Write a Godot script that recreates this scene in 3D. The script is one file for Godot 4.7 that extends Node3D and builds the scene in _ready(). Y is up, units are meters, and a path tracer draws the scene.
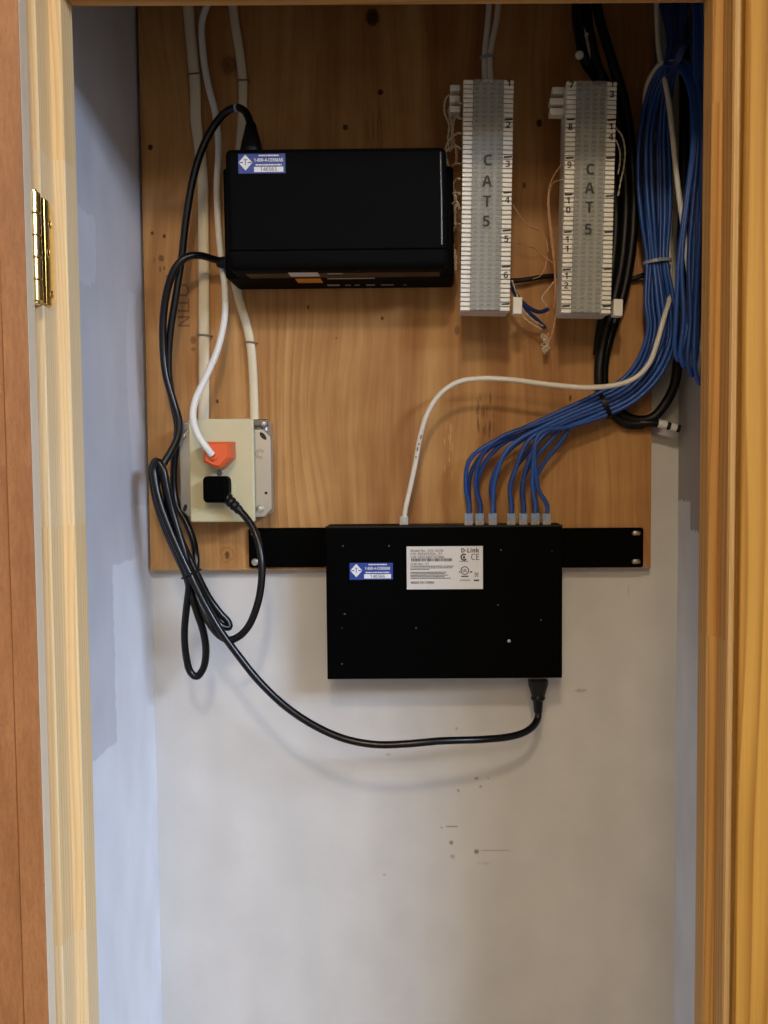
extends Node3D
# A shallow wiring closet: plywood backboard, power box, punch-down blocks, outlet, network switch, cables.

const CAM := Vector3(0.0, 1.6, 1.12)
const FOCAL := 900.0
const CENTRE := Vector2(435.0, 512.0)
var cam_basis := Basis(Vector3.RIGHT, deg_to_rad(-3.1)) * Basis(Vector3.BACK, deg_to_rad(-0.35))
var M := {}
var used := {}

# ---------------------------------------------------------------- placing
func ray(px: float, py: float) -> Vector3:
	return cam_basis * Vector3((px - CENTRE.x) / FOCAL, -(py - CENTRE.y) / FOCAL, -1.0)

func W(px: float, py: float, z: float) -> Vector3:      # the point of the plane at depth z
	var d := ray(px, py)
	return CAM + d * ((z - CAM.z) / d.z)

func WY(px: float, py: float, y: float) -> Vector3:     # the point of the level plane at height y
	var d := ray(px, py)
	return CAM + d * ((y - CAM.y) / d.y)

func path(list: Array, dz := 0.0) -> PackedVector3Array:
	var out := PackedVector3Array()
	for p in list:
		out.append(W(p[0], p[1], p[2] + dz))
	return out

# ---------------------------------------------------------------- mesh building
class MB:
	var v := PackedVector3Array()
	var n := PackedVector3Array()
	var uv := PackedVector2Array()
	var ix := PackedInt32Array()

	func vert(p: Vector3, nn: Vector3, t := Vector2.ZERO) -> int:
		v.append(p); n.append(nn); uv.append(t)
		return v.size() - 1

	func tri(a: int, b: int, c: int) -> void:
		var g := (v[c] - v[a]).cross(v[b] - v[a])
		if g.dot(n[a] + n[b] + n[c]) < 0.0:
			ix.append(a); ix.append(c); ix.append(b)
		else:
			ix.append(a); ix.append(b); ix.append(c)

	func quad(a: int, b: int, c: int, d: int) -> void:
		tri(a, b, c); tri(a, c, d)

	func face(p: Array, nn: Vector3, t := []) -> void:
		var k := []
		for i in p.size():
			k.append(vert(p[i], nn, t[i] if t.size() > i else Vector2.ZERO))
		for i in range(1, p.size() - 1):
			tri(k[0], k[i], k[i + 1])

	# a box with rounded edges; UVs are metres
	func rbox(c: Vector3, size: Vector3, r := 0.001, seg := 1, basis := Basis()) -> void:
		var h := size / 2.0
		r = minf(r, minf(h.x, minf(h.y, h.z)) * 0.999)
		for ax in 3:
			for s in [-1.0, 1.0]:
				var ua := (ax + 1) % 3
				var va := (ax + 2) % 3
				var lu := ladder(h[ua], r, seg)
				var lv := ladder(h[va], r, seg)
				var grid := []
				for i in lu.size():
					var row := []
					for j in lv.size():
						var p := Vector3()
						p[ax] = h[ax] * s; p[ua] = lu[i]; p[va] = lv[j]
						var q := p.clamp(-(h - Vector3.ONE * r), h - Vector3.ONE * r)
						var d := (p - q).normalized()
						var t := Vector2(p[ua], p[va])
						if ax == 0: t = Vector2(p.z, p.y)
						if ax == 2: t = Vector2(p.x, p.y)
						if ax == 1: t = Vector2(p.x, p.z)
						row.append(vert(c + basis * (q + d * r), basis * d, t + Vector2(c.x + c.z, c.y)))
					grid.append(row)
				for i in lu.size() - 1:
					for j in lv.size() - 1:
						quad(grid[i][j], grid[i + 1][j], grid[i + 1][j + 1], grid[i][j + 1])

	func ladder(h: float, r: float, seg: int) -> Array:
		var l := []
		for k in seg + 1: l.append(-h + r * (1.0 - tan(PI / 4.0 * (1.0 - float(k) / seg))))
		for k in seg + 1: l.append(h - r * (1.0 - tan(PI / 4.0 * (float(k) / seg))))
		return l

	func plain_box(c: Vector3, size: Vector3, basis := Basis()) -> void:
		var h := size / 2.0
		for ax in 3:
			for s in [-1.0, 1.0]:
				var ua := (ax + 1) % 3
				var va := (ax + 2) % 3
				var pts := []
				var ts := []
				for k in [[-1, -1], [1, -1], [1, 1], [-1, 1]]:
					var p := Vector3()
					p[ax] = h[ax] * s; p[ua] = h[ua] * k[0]; p[va] = h[va] * k[1]
					pts.append(c + basis * p)
					ts.append(Vector2(p.x + p.z + c.x + c.z, p.y + c.y) if ax != 1 else Vector2(p.x + c.x, p.z + c.z))
				var nn := Vector3()
				nn[ax] = s
				face(pts, basis * nn, ts)

	# a tube through points; rx across (in the wall's plane), rz off the wall when flat
	func tube(pts: PackedVector3Array, rx: float, rz := -1.0, sides := 9, steps := 6, flat := false) -> void:
		if rz < 0.0: rz = rx
		var c := smooth(pts, steps)
		var up := Vector3(0, 0, 1)
		var rows := []
		var run := 0.0
		for i in c.size():
			var t := (c[mini(i + 1, c.size() - 1)] - c[maxi(i - 1, 0)]).normalized()
			if flat: up = Vector3(0, 0, 1)
			var side := t.cross(up)
			if side.length() < 0.05:
				side = t.cross(Vector3(1, 0.3, 0))
			side = side.normalized()
			up = side.cross(t).normalized()
			if i > 0: run += c[i].distance_to(c[i - 1])
			var row := []
			for k in sides + 1:
				var a := TAU * k / sides
				var nn := (side * cos(a) / rx + up * sin(a) / rz).normalized()
				row.append(vert(c[i] + side * cos(a) * rx + up * sin(a) * rz, nn, Vector2(float(k) / sides, run)))
			rows.append(row)
		for i in rows.size() - 1:
			for k in sides:
				quad(rows[i][k], rows[i + 1][k], rows[i + 1][k + 1], rows[i][k + 1])
		for e in [0, rows.size() - 1]:
			var t2 := (c[0] - c[1]).normalized() if e == 0 else (c[c.size() - 1] - c[c.size() - 2]).normalized()
			var m := vert(c[0] if e == 0 else c[c.size() - 1], t2)
			var ring := []
			for k in sides: ring.append(vert(v[rows[e][k]], t2))
			for k in sides: tri(m, ring[k], ring[(k + 1) % sides])

	static func smooth(p: PackedVector3Array, steps: int) -> PackedVector3Array:
		var o := PackedVector3Array()
		var m := p.size()
		if m == 2: return p
		for i in m - 1:
			var a := p[maxi(i - 1, 0)]
			var b := p[i]
			var c := p[i + 1]
			var d := p[mini(i + 2, m - 1)]
			# centripetal spacing keeps tight bends from looping
			var t1 := maxf(sqrt(a.distance_to(b)), 1e-4)
			var t2 := maxf(sqrt(b.distance_to(c)), 1e-4)
			var t3 := maxf(sqrt(c.distance_to(d)), 1e-4)
			var m1 := ((b - a) / t1 - (c - a) / (t1 + t2) + (c - b) / t2) * t2 if i > 0 else (c - b)
			var m2 := ((c - b) / t2 - (d - b) / (t2 + t3) + (d - c) / t3) * t2 if i < m - 2 else (c - b)
			for k in steps:
				var t := float(k) / steps
				o.append((2 * t * t * t - 3 * t * t + 1) * b + (t * t * t - 2 * t * t + t) * m1 + (-2 * t * t * t + 3 * t * t) * c + (t * t * t - t * t) * m2)
		o.append(p[m - 1])
		return o

	# rings of a rounded rectangle (w along x, d along z) stacked along y: [y, inset]
	func loft(o: Vector3, w: float, d: float, r: float, rings: Array) -> void:
		var base := []
		for q in [[1, 1, 0], [-1, 1, 1], [-1, -1, 2], [1, -1, 3]]:
			for k in 7:
				var a: float = PI / 2 * (q[2] + k / 6.0)
				base.append([Vector3(q[0] * (w / 2 - r) + r * cos(a), 0, q[1] * (d / 2 - r) + r * sin(a)), Vector3(cos(a), 0, sin(a))])
		var rows := []
		for i in rings.size():
			var lo: Array = rings[maxi(i - 1, 0)]
			var hi: Array = rings[mini(i + 1, rings.size() - 1)]
			var sl: float = (hi[1] - lo[1]) / maxf(hi[0] - lo[0], 1e-6)
			var row := []
			for e in base:
				var pos: Vector3 = e[0] - e[1] * rings[i][1]
				var nn: Vector3 = (e[1] + Vector3(0, sl, 0)).normalized()
				row.append(vert(o + pos + Vector3(0, rings[i][0], 0), nn))
			rows.append(row)
		var m := base.size()
		for i in rows.size() - 1:
			for k in m:
				quad(rows[i][k], rows[i][(k + 1) % m], rows[i + 1][(k + 1) % m], rows[i + 1][k])
		for e in [0, rows.size() - 1]:
			var pts := []
			for k in m: pts.append(v[rows[e][k]])
			face(pts, Vector3.DOWN if e == 0 else Vector3.UP)

	# a profile of (radius, distance) turned about an axis
	func lathe(o: Vector3, axis: Vector3, prof: Array, sides := 20) -> void:
		axis = axis.normalized()
		var e1 := axis.cross(Vector3(0.31, 0.87, 0.17)).normalized()
		var e2 := axis.cross(e1)
		for i in prof.size() - 1:
			var d := Vector2(prof[i + 1][0] - prof[i][0], prof[i + 1][1] - prof[i][1])
			if d.length() < 1e-7: continue
			var pn := Vector2(d.y, -d.x).normalized()
			var rows := [[], []]
			for j in 2:
				for k in sides + 1:
					var a := TAU * k / sides
					var rad := e1 * cos(a) + e2 * sin(a)
					rows[j].append(vert(o + rad * prof[i + j][0] + axis * prof[i + j][1], (rad * pn.x + axis * pn.y).normalized(), Vector2(float(k) / sides, prof[i + j][1])))
			for k in sides:
				quad(rows[0][k], rows[0][k + 1], rows[1][k + 1], rows[1][k])

	# polygon in the plane (ex, ey) pushed along ez by depth, with a small chamfer at the far face
	func prism(poly: PackedVector2Array, o: Vector3, ex: Vector3, ey: Vector3, ez: Vector3, depth: float, bevel := 0.0, taper := 1.0) -> void:
		var tri2 := Geometry2D.triangulate_polygon(poly)
		var mid := Vector2.ZERO
		for p in poly: mid += p / poly.size()
		var levels := [[0.0, 0.0, 1.0], [depth - bevel, 0.0, taper], [depth, bevel, taper]]
		var ring := func(l: Array) -> Array:
			var out := []
			for p in poly:
				var q: Vector2 = mid + (p - mid) * l[2]
				if l[1] > 0.0: q -= (q - mid).normalized() * l[1]
				out.append(o + ex * q.x + ey * q.y + ez * l[0])
			return out
		var rs := []
		for l in levels: rs.append(ring.call(l))
		for i in 2:
			if i == 1 and bevel <= 0.0: continue
			for k in poly.size():
				var k2 := (k + 1) % poly.size()
				var a: Vector3 = rs[i][k]
				var b: Vector3 = rs[i][k2]
				var c: Vector3 = rs[i + 1][k2]
				var d: Vector3 = rs[i + 1][k]
				var nn := (b - a).cross(d - a).normalized()
				var outward := (ex * (poly[k].x + poly[k2].x - 2 * mid.x) + ey * (poly[k].y + poly[k2].y - 2 * mid.y))
				if nn.dot(outward) < 0.0: nn = -nn
				face([a, b, c, d], nn, [Vector2(poly[k].x, poly[k].y), Vector2(poly[k2].x, poly[k2].y), Vector2(poly[k2].x, poly[k2].y + depth), Vector2(poly[k].x, poly[k].y + depth)])
		for e in [0, 2]:
			var nn2 := ez if e == 2 else -ez
			var ids := []
			for k in poly.size(): ids.append(vert(rs[e][k], nn2, poly[k]))
			for k in range(0, tri2.size(), 3): tri(ids[tri2[k]], ids[tri2[k + 1]], ids[tri2[k + 2]])

	func mesh() -> ArrayMesh:
		var arr := []
		arr.resize(Mesh.ARRAY_MAX)
		arr[Mesh.ARRAY_VERTEX] = v; arr[Mesh.ARRAY_NORMAL] = n; arr[Mesh.ARRAY_TEX_UV] = uv; arr[Mesh.ARRAY_INDEX] = ix
		var am := ArrayMesh.new()
		am.add_surface_from_arrays(Mesh.PRIMITIVE_TRIANGLES, arr)
		return am

func numbered(called: String) -> String:
	if not used.has(called):
		used[called] = 0
		return called
	used[called] += 1
	return "%s_%03d" % [called, used[called]]

func thing(called: String, label: String, category: String, at := Vector3.ZERO, group := "") -> Node3D:
	var o := Node3D.new()
	o.name = numbered(called)
	add_child(o)
	o.position = at
	o.set_meta("label", label); o.set_meta("category", category)
	if group: o.set_meta("group", group)
	return o

func part(called: String, mb: MB, mat: Material, parent: Node3D, label := "") -> MeshInstance3D:
	var o := MeshInstance3D.new()
	o.name = called
	o.mesh = mb.mesh()
	o.material_override = null
	o.mesh.surface_set_material(0, mat)
	o.cast_shadow = GeometryInstance3D.SHADOW_CASTING_SETTING_ON
	parent.add_child(o, true)
	if label: o.set_meta("label", label)
	return o

func single(called: String, mb: MB, mat: Material, label: String, category: String, group := "") -> MeshInstance3D:
	var o := part(numbered(called), mb, mat, self, label)
	o.set_meta("category", category)
	if group: o.set_meta("group", group)
	return o

func struct(called: String, mb: MB, mat: Material, label: String) -> MeshInstance3D:
	var o := part(called, mb, mat, self, label)
	o.set_meta("kind", "structure")
	return o

func struct_node(called: String, label: String) -> Node3D:
	var o := Node3D.new()
	o.name = called
	add_child(o)
	o.set_meta("kind", "structure"); o.set_meta("label", label)
	return o

func lettering(txt: String, cap: float, at: Vector3, mat: Material, parent: Node3D, called := "lettering", turn := 0.0, bold := 0.0, squash := 1.0) -> MeshInstance3D:
	var t := TextMesh.new()
	var f := SystemFont.new()
	f.font_names = PackedStringArray(["Droid Sans"])
	if bold > 0.0: f.font_weight = 700
	t.font = f
	t.text = txt
	t.font_size = 32
	t.pixel_size = cap / (32.0 * 0.714)
	t.depth = 0.0002
	t.curve_step = 2.0
	t.material = mat
	var o := MeshInstance3D.new()
	o.name = called
	o.mesh = t
	parent.add_child(o, true)
	o.position = at
	o.rotation.z = turn
	o.scale = Vector3(squash, 1, 1)
	return o

# ---------------------------------------------------------------- materials
func mat(c: Color, rough := 0.6, metal := 0.0, spec := 0.5) -> StandardMaterial3D:
	var m := StandardMaterial3D.new()
	m.albedo_color = c
	m.roughness = rough
	m.metallic = metal
	m.metallic_specular = spec
	return m

func c8(r: float, g: float, b: float) -> Color:
	return Color(r / 255.0, g / 255.0, b / 255.0)

func noise(seed_: int, freq: float, oct := 3) -> FastNoiseLite:
	var f := FastNoiseLite.new()
	f.seed = seed_
	f.noise_type = FastNoiseLite.TYPE_SIMPLEX_SMOOTH
	f.frequency = freq
	f.fractal_type = FastNoiseLite.FRACTAL_FBM
	f.fractal_octaves = oct
	return f

func tex_mat(im: Image, rough := 0.6, scale := Vector3.ONE, spec := 0.5) -> StandardMaterial3D:
	var m := mat(Color.WHITE, rough, 0.0, spec)
	m.albedo_texture = ImageTexture.create_from_image(im)
	m.uv1_scale = scale
	m.texture_repeat = true
	return m

func relief(m: StandardMaterial3D, seed_: int, freq: float, cm: float, scale := Vector3.ONE, stretch := 1.0) -> void:
	var im := Image.create(256, 256, false, Image.FORMAT_RGB8)
	var f := noise(seed_, freq, 3)
	for y in 256:
		for x in 256:
			var k := 0.5 + 0.5 * f.get_noise_2d(x, y * stretch)
			im.set_pixel(x, y, Color(k, k, k))
	m.heightmap_enabled = true
	m.heightmap_texture = ImageTexture.create_from_image(im)
	m.heightmap_scale = cm
	if m.albedo_texture == null:
		m.uv1_triplanar = true
		m.uv1_scale = scale

# pine with growth rings running along v
func pine(seed_: int, light: Color, dark: Color, ring_mm: float, contrast: float) -> StandardMaterial3D:
	var w := 192
	var h := 512
	var im := Image.create(w, h, false, Image.FORMAT_RGB8)
	var bend := noise(seed_, 0.006, 2)
	var streak := noise(seed_ + 9, 0.05, 3)
	var blot := noise(seed_ + 5, 0.012, 2)
	for y in h:
		for x in w:
			var mm := x * 0.5
			var r := mm + 7.0 * bend.get_noise_2d(x * 0.9, y * 1.2)
			var t := fposmod(r / ring_mm, 1.0)
			var k := pow(t, 3.0) if t < 0.9 else (1.0 - t) * 10.0 * 0.73
			k = clampf(k * contrast + 0.16 * streak.get_noise_2d(x * 3.0, y * 0.4) + 0.14 * blot.get_noise_2d(x, y * 1.0) + 0.08, 0.0, 1.0)
			im.set_pixel(x, y, light.lerp(dark, k))
	return tex_mat(im, 0.65, Vector3(1.0 / 0.096, 1.0 / 2.3, 1.0), 0.28)

func make_materials() -> void:
	M.black_plastic = mat(c8(10, 10, 11), 0.42, 0.0, 0.4)
	M.black_case = mat(c8(4, 4, 4), 0.6, 0.0, 0.12)
	M.ups = mat(c8(9, 10, 12), 0.62, 0.0, 0.14)
	M.ups_gloss = mat(c8(9, 10, 12), 0.2, 0.0, 0.5)
	M.ups_base = mat(c8(24, 20, 18), 0.4)  # brown tint painted in for light reflected off the plywood
	M.cord = mat(c8(9, 9, 11), 0.28, 0.0, 0.45)
	M.black_cable = mat(c8(8, 8, 9), 0.45, 0.0, 0.4)
	M.white_cord = mat(c8(226, 224, 218), 0.4)
	M.sheath = mat(c8(218, 206, 176), 0.5)
	M.white_net = mat(c8(226, 221, 208), 0.42)
	M.blue = []
	for c in [c8(31, 73, 148), c8(26, 62, 132), c8(38, 84, 162)]:
		M.blue.append(mat(c, 0.42))
	M.dark_blue = mat(c8(24, 44, 96), 0.45)
	M.clear_plug = mat(Color(0.66, 0.74, 0.84, 0.42), 0.3)
	M.clear_plug.transparency = BaseMaterial3D.TRANSPARENCY_ALPHA
	M.clear_white = mat(Color(0.86, 0.85, 0.80, 0.55), 0.3)
	M.clear_white.transparency = BaseMaterial3D.TRANSPARENCY_ALPHA
	M.cover = mat(Color(0.80, 0.81, 0.79, 0.26), 0.6, 0.0, 0.25)
	M.cover.transparency = BaseMaterial3D.TRANSPARENCY_ALPHA
	M.gold = mat(c8(214, 170, 80), 0.3, 1.0)
	M.steel = mat(c8(206, 207, 204), 0.36, 0.85)
	M.dark_steel = mat(c8(120, 120, 116), 0.4, 0.9)
	M.brass = mat(c8(240, 214, 150), 0.16, 1.0)
	M.ivory = mat(c8(202, 196, 160), 0.38)
	M.orange = mat(c8(224, 98, 52), 0.45)
	M.block = mat(c8(212, 208, 196), 0.5)
	M.tooth = mat(c8(236, 234, 226), 0.5)
	M.clip = mat(c8(86, 86, 82), 0.5, 0.0)
	M.channel = mat(c8(156, 155, 149), 0.55)
	M.ink = mat(c8(22, 22, 24), 0.6)
	M.label = mat(c8(216, 214, 210), 0.5)
	M.sticker = mat(c8(34, 66, 150), 0.4)
	M.white_print = mat(c8(228, 232, 238), 0.45)
	M.amber = mat(c8(226, 148, 40), 0.5)
	M.copper_wire = mat(c8(214, 168, 128), 0.5)
	M.cream_wire = mat(c8(222, 208, 186), 0.5)
	M.grey_tie = mat(c8(150, 156, 160), 0.4)
	M.drywall_white = mat(c8(222, 220, 216), 0.85)
	M.room_paint = mat(c8(164, 154, 140), 0.9)
	M.ceiling = mat(c8(206, 204, 198), 0.9)
	M.carpet = mat(c8(104, 92, 80), 1.0)
	M.stencil = mat(c8(122, 80, 46), 0.8)
	M.window_frame = mat(c8(232, 232, 230), 0.5)
	M.pine = []
	M.pine.append(pine(11, c8(232, 206, 160), c8(208, 166, 104), 5.0, 0.75))
	M.pine.append(pine(23, c8(240, 206, 144), c8(206, 148, 76), 7.0, 0.7))
	M.pine.append(pine(37, c8(232, 210, 170), c8(212, 176, 120), 3.4, 0.8))
	M.pine.append(pine(51, c8(204, 160, 98), c8(162, 104, 50), 9.0, 0.8))
	M.pine.append(pine(83, c8(206, 166, 106), c8(166, 112, 56), 6.0, 0.8))
	M.pine_casing = pine(64, c8(180, 131, 54), c8(134, 86, 26), 15.0, 0.95)
	M.door_skin = tex_mat(luan_image(), 0.55, Vector3(1.0 / 0.4, 1.0 / 0.8, 1.0))
	M.door_skin.uv1_offset = Vector3(0.65, 0.0, 0.0)
	M.door_edge = pine(77, c8(246, 230, 202), c8(226, 206, 172), 6.0, 0.4)
	M.board = tex_mat(board_image(), 0.55, Vector3.ONE, 0.4)
	M.board_edge = mat(c8(182, 138, 88), 0.8)

# luan door skin: red-brown with short dark pores along the grain
func luan_image() -> Image:
	var im := Image.create(512, 1024, false, Image.FORMAT_RGB8)
	var a := noise(3, 0.012, 3)
	var b := noise(8, 0.22, 2)
	var c := noise(12, 0.5, 1)
	for y in 1024:
		for x in 512:
			var k := 0.5 + 0.55 * a.get_noise_2d(x * 1.6, y * 0.3) + 0.30 * b.get_noise_2d(x, y * 0.12)
			var col := c8(176, 122, 74).lerp(c8(142, 91, 50), clampf(k, 0, 1))
			if c.get_noise_2d(x * 1.6, y * 0.2) > 0.42: col = col.lerp(c8(120, 72, 44), 0.22)
			im.set_pixel(x, y, col)
	return im

# ---------------------------------------------------------------- the board's veneer
var B0 := Vector3()      # lower left front corner
var B1 := Vector3()      # upper right front corner

func board_image() -> Image:
	var w := 1000
	var h := 1350
	var im := Image.create(w, h, false, Image.FORMAT_RGB8)
	var warp := noise(101, 0.0035, 2)
	var broad := noise(102, 0.006, 3)
	var fine := noise(103, 0.12, 3)
	var mid := noise(104, 0.03, 2)
	var blot := noise(105, 0.008, 3)
	var light := c8(194, 149, 92)
	var dark := c8(142, 91, 46)
	for y in h:
		for x in w:
			var wx := x + 30.0 * warp.get_noise_2d(x * 0.8, y * 0.35)
			var k := 0.40 + 0.42 * broad.get_noise_2d(wx * 1.5, y * 0.13) + 0.20 * mid.get_noise_2d(wx * 1.5, y * 0.06) + 0.16 * fine.get_noise_2d(wx, y * 0.05) + 0.14 * blot.get_noise_2d(x, y)
			# straight-grained band of pale early wood and darker late wood
			var band := exp(-pow((wx - 285.0) / 62.0, 2.0)) * smoothstep(0.34, 0.72, float(y) / h)
			var rr := fposmod(wx / 17.0, 1.0)
			k += band * (0.44 * pow(rr, 2.0) - 0.24)
			var band2 := exp(-pow((wx - 640.0) / 150.0, 2.0))
			k += band2 * 0.22 * sin(wx / 13.0 + 2.0 * broad.get_noise_2d(x, y * 0.2))
			im.set_pixel(x, y, light.lerp(dark, clampf(k, 0, 1)))
	# knots, nail holes and stains: [px, py, half width, half height, strength, colour]
	var brown := c8(64, 36, 18)
	for m in [[372, 17, 7, 9, 0.9], [150, 147, 2.6, 3.2, 1.0], [345, 127, 2.8, 2.8, 1.0], [380, 92, 2.8, 3.0, 1.0], [229, 65, 9, 10, 0.35], [539, 123, 3, 4, 1.0], [152, 233, 1.5, 2, 0.9], [164, 236, 1.5, 2, 0.9], [382, 318, 1.6, 2.0, 0.9], [308, 307, 1.2, 2.2, 0.8], [336, 338, 1, 1, 0.6], [217, 401, 1.4, 2.2, 0.9], [570, 398, 1.2, 3.5, 0.9], [227, 555, 2.5, 4, 0.6], [524, 185, 2, 3, 0.7], [457, 330, 3, 5, 0.4]]:
		stain(im, m[0], m[1], m[2], m[3], m[4], brown)
	# the ringed knot near the lower edge
	ring_knot(im, 227, 554, 13, 16)
	ring_knot(im, 229, 65, 12, 14)
	var rng := RandomNumberGenerator.new()
	rng.seed = 5
	for i in 26:     # weathered dark streaks left of the blue cords
		stain(im, rng.randf_range(474, 494), rng.randf_range(396, 432), 1.1, rng.randf_range(3, 8), 0.22, brown)
	for i in 14:     # pale scratches
		stain(im, rng.randf_range(444, 452), rng.randf_range(415, 478), 0.5, rng.randf_range(2, 7), 0.45, c8(232, 196, 140))
	for i in 10:
		stain(im, rng.randf_range(360, 384), rng.randf_range(100, 150), 0.8, rng.randf_range(5, 16), 0.16, brown)
	# stamp smudges
	for m in [[161, 258, 3, 3.5, 0.7], [160, 269, 1.2, 3, 0.6], [164, 268, 1.2, 2, 0.6], [154, 260, 1, 3, 0.4], [193, 340, 3, 4, 0.55], [193, 349, 2.4, 2, 0.5], [166, 276, 1, 1.4, 0.6]]:
		stain(im, m[0], m[1], m[2], m[3], m[4], c8(96, 60, 34))
	return im

func to_tex(px: float, py: float, im: Image) -> Vector2:
	var p := W(px, py, B0.z)
	return Vector2((p.x - B0.x) / (B1.x - B0.x) * im.get_width(), (B1.y - p.y) / (B1.y - B0.y) * im.get_height())

func stain(im: Image, px: float, py: float, hw: float, hh: float, k: float, col: Color) -> void:
	var c := to_tex(px, py, im)
	var s := (to_tex(px + 10.0, py, im).x - c.x) / 10.0
	var f := noise(int(px * 7 + py), 0.3, 2)
	for y in range(int(c.y - hh * s * 1.5), int(c.y + hh * s * 1.5) + 1):
		for x in range(int(c.x - hw * s * 1.5) - 1, int(c.x + hw * s * 1.5) + 2):
			if x < 0 or y < 0 or x >= im.get_width() or y >= im.get_height(): continue
			var d := Vector2((x - c.x) / (hw * s), (y - c.y) / (hh * s)).length() + 0.35 * f.get_noise_2d(x, y)
			var a := clampf((1.05 - d) * 3.5, 0, 1) * k
			if a > 0.0: im.set_pixel(x, y, im.get_pixel(x, y).lerp(col, a))

func ring_knot(im: Image, px: float, py: float, hw: float, hh: float) -> void:
	var c := to_tex(px, py, im)
	var s := (to_tex(px + 10.0, py, im).x - c.x) / 10.0
	var f := noise(int(px), 0.05, 2)
	for y in range(int(c.y - hh * s), int(c.y + hh * s)):
		for x in range(int(c.x - hw * s), int(c.x + hw * s)):
			if x < 0 or y < 0 or x >= im.get_width() or y >= im.get_height(): continue
			var d := Vector2((x - c.x) / (hw * s), (y - c.y) / (hh * s)).length() + 0.18 * f.get_noise_2d(x, y)
			if d < 1.0:
				var a := (0.5 + 0.5 * sin(d * 17.0)) * 0.4 * (1.0 - d)
				im.set_pixel(x, y, im.get_pixel(x, y).lerp(c8(100, 56, 26), a))

# gypsum side wall: bare grey-violet board with brushed white paint; marks given as a function of pixel
func wall_image(w: int, h: int, at: Callable, bare: Color, paint: Color, seed_: int) -> Image:
	var im := Image.create(w, h, false, Image.FORMAT_RGB8)
	var f := noise(seed_, 0.05, 3)
	var g := noise(seed_ + 3, 0.012, 2)
	var e := noise(seed_ + 6, 0.25, 2)
	for y in h:
		for x in w:
			var k: float = at.call(float(x) / w, float(y) / h, 0.005 * e.get_noise_2d(x, y * 0.35) + 0.004 * f.get_noise_2d(x, y))
			var col := bare.lerp(paint, k)
			im.set_pixel(x, y, col * (1.0 + 0.03 * f.get_noise_2d(x * 0.6, y * 0.2) + 0.03 * g.get_noise_2d(x, y * 0.5)))
	return im

# ---------------------------------------------------------------- the setting
var XL := 0.0     # closet side walls
var XR := 0.0
const Z_BOARD := 0.018
const Z_REAR := 0.298   # jamb rear, stop front, jamb front
const Z_STOP := 0.325
const Z_FRONT := 0.352
const TOP := 2.46

func WX(px: float, py: float, x: float) -> Vector3:
	var d := ray(px, py)
	return CAM + d * ((x - CAM.x) / d.x)

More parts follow.
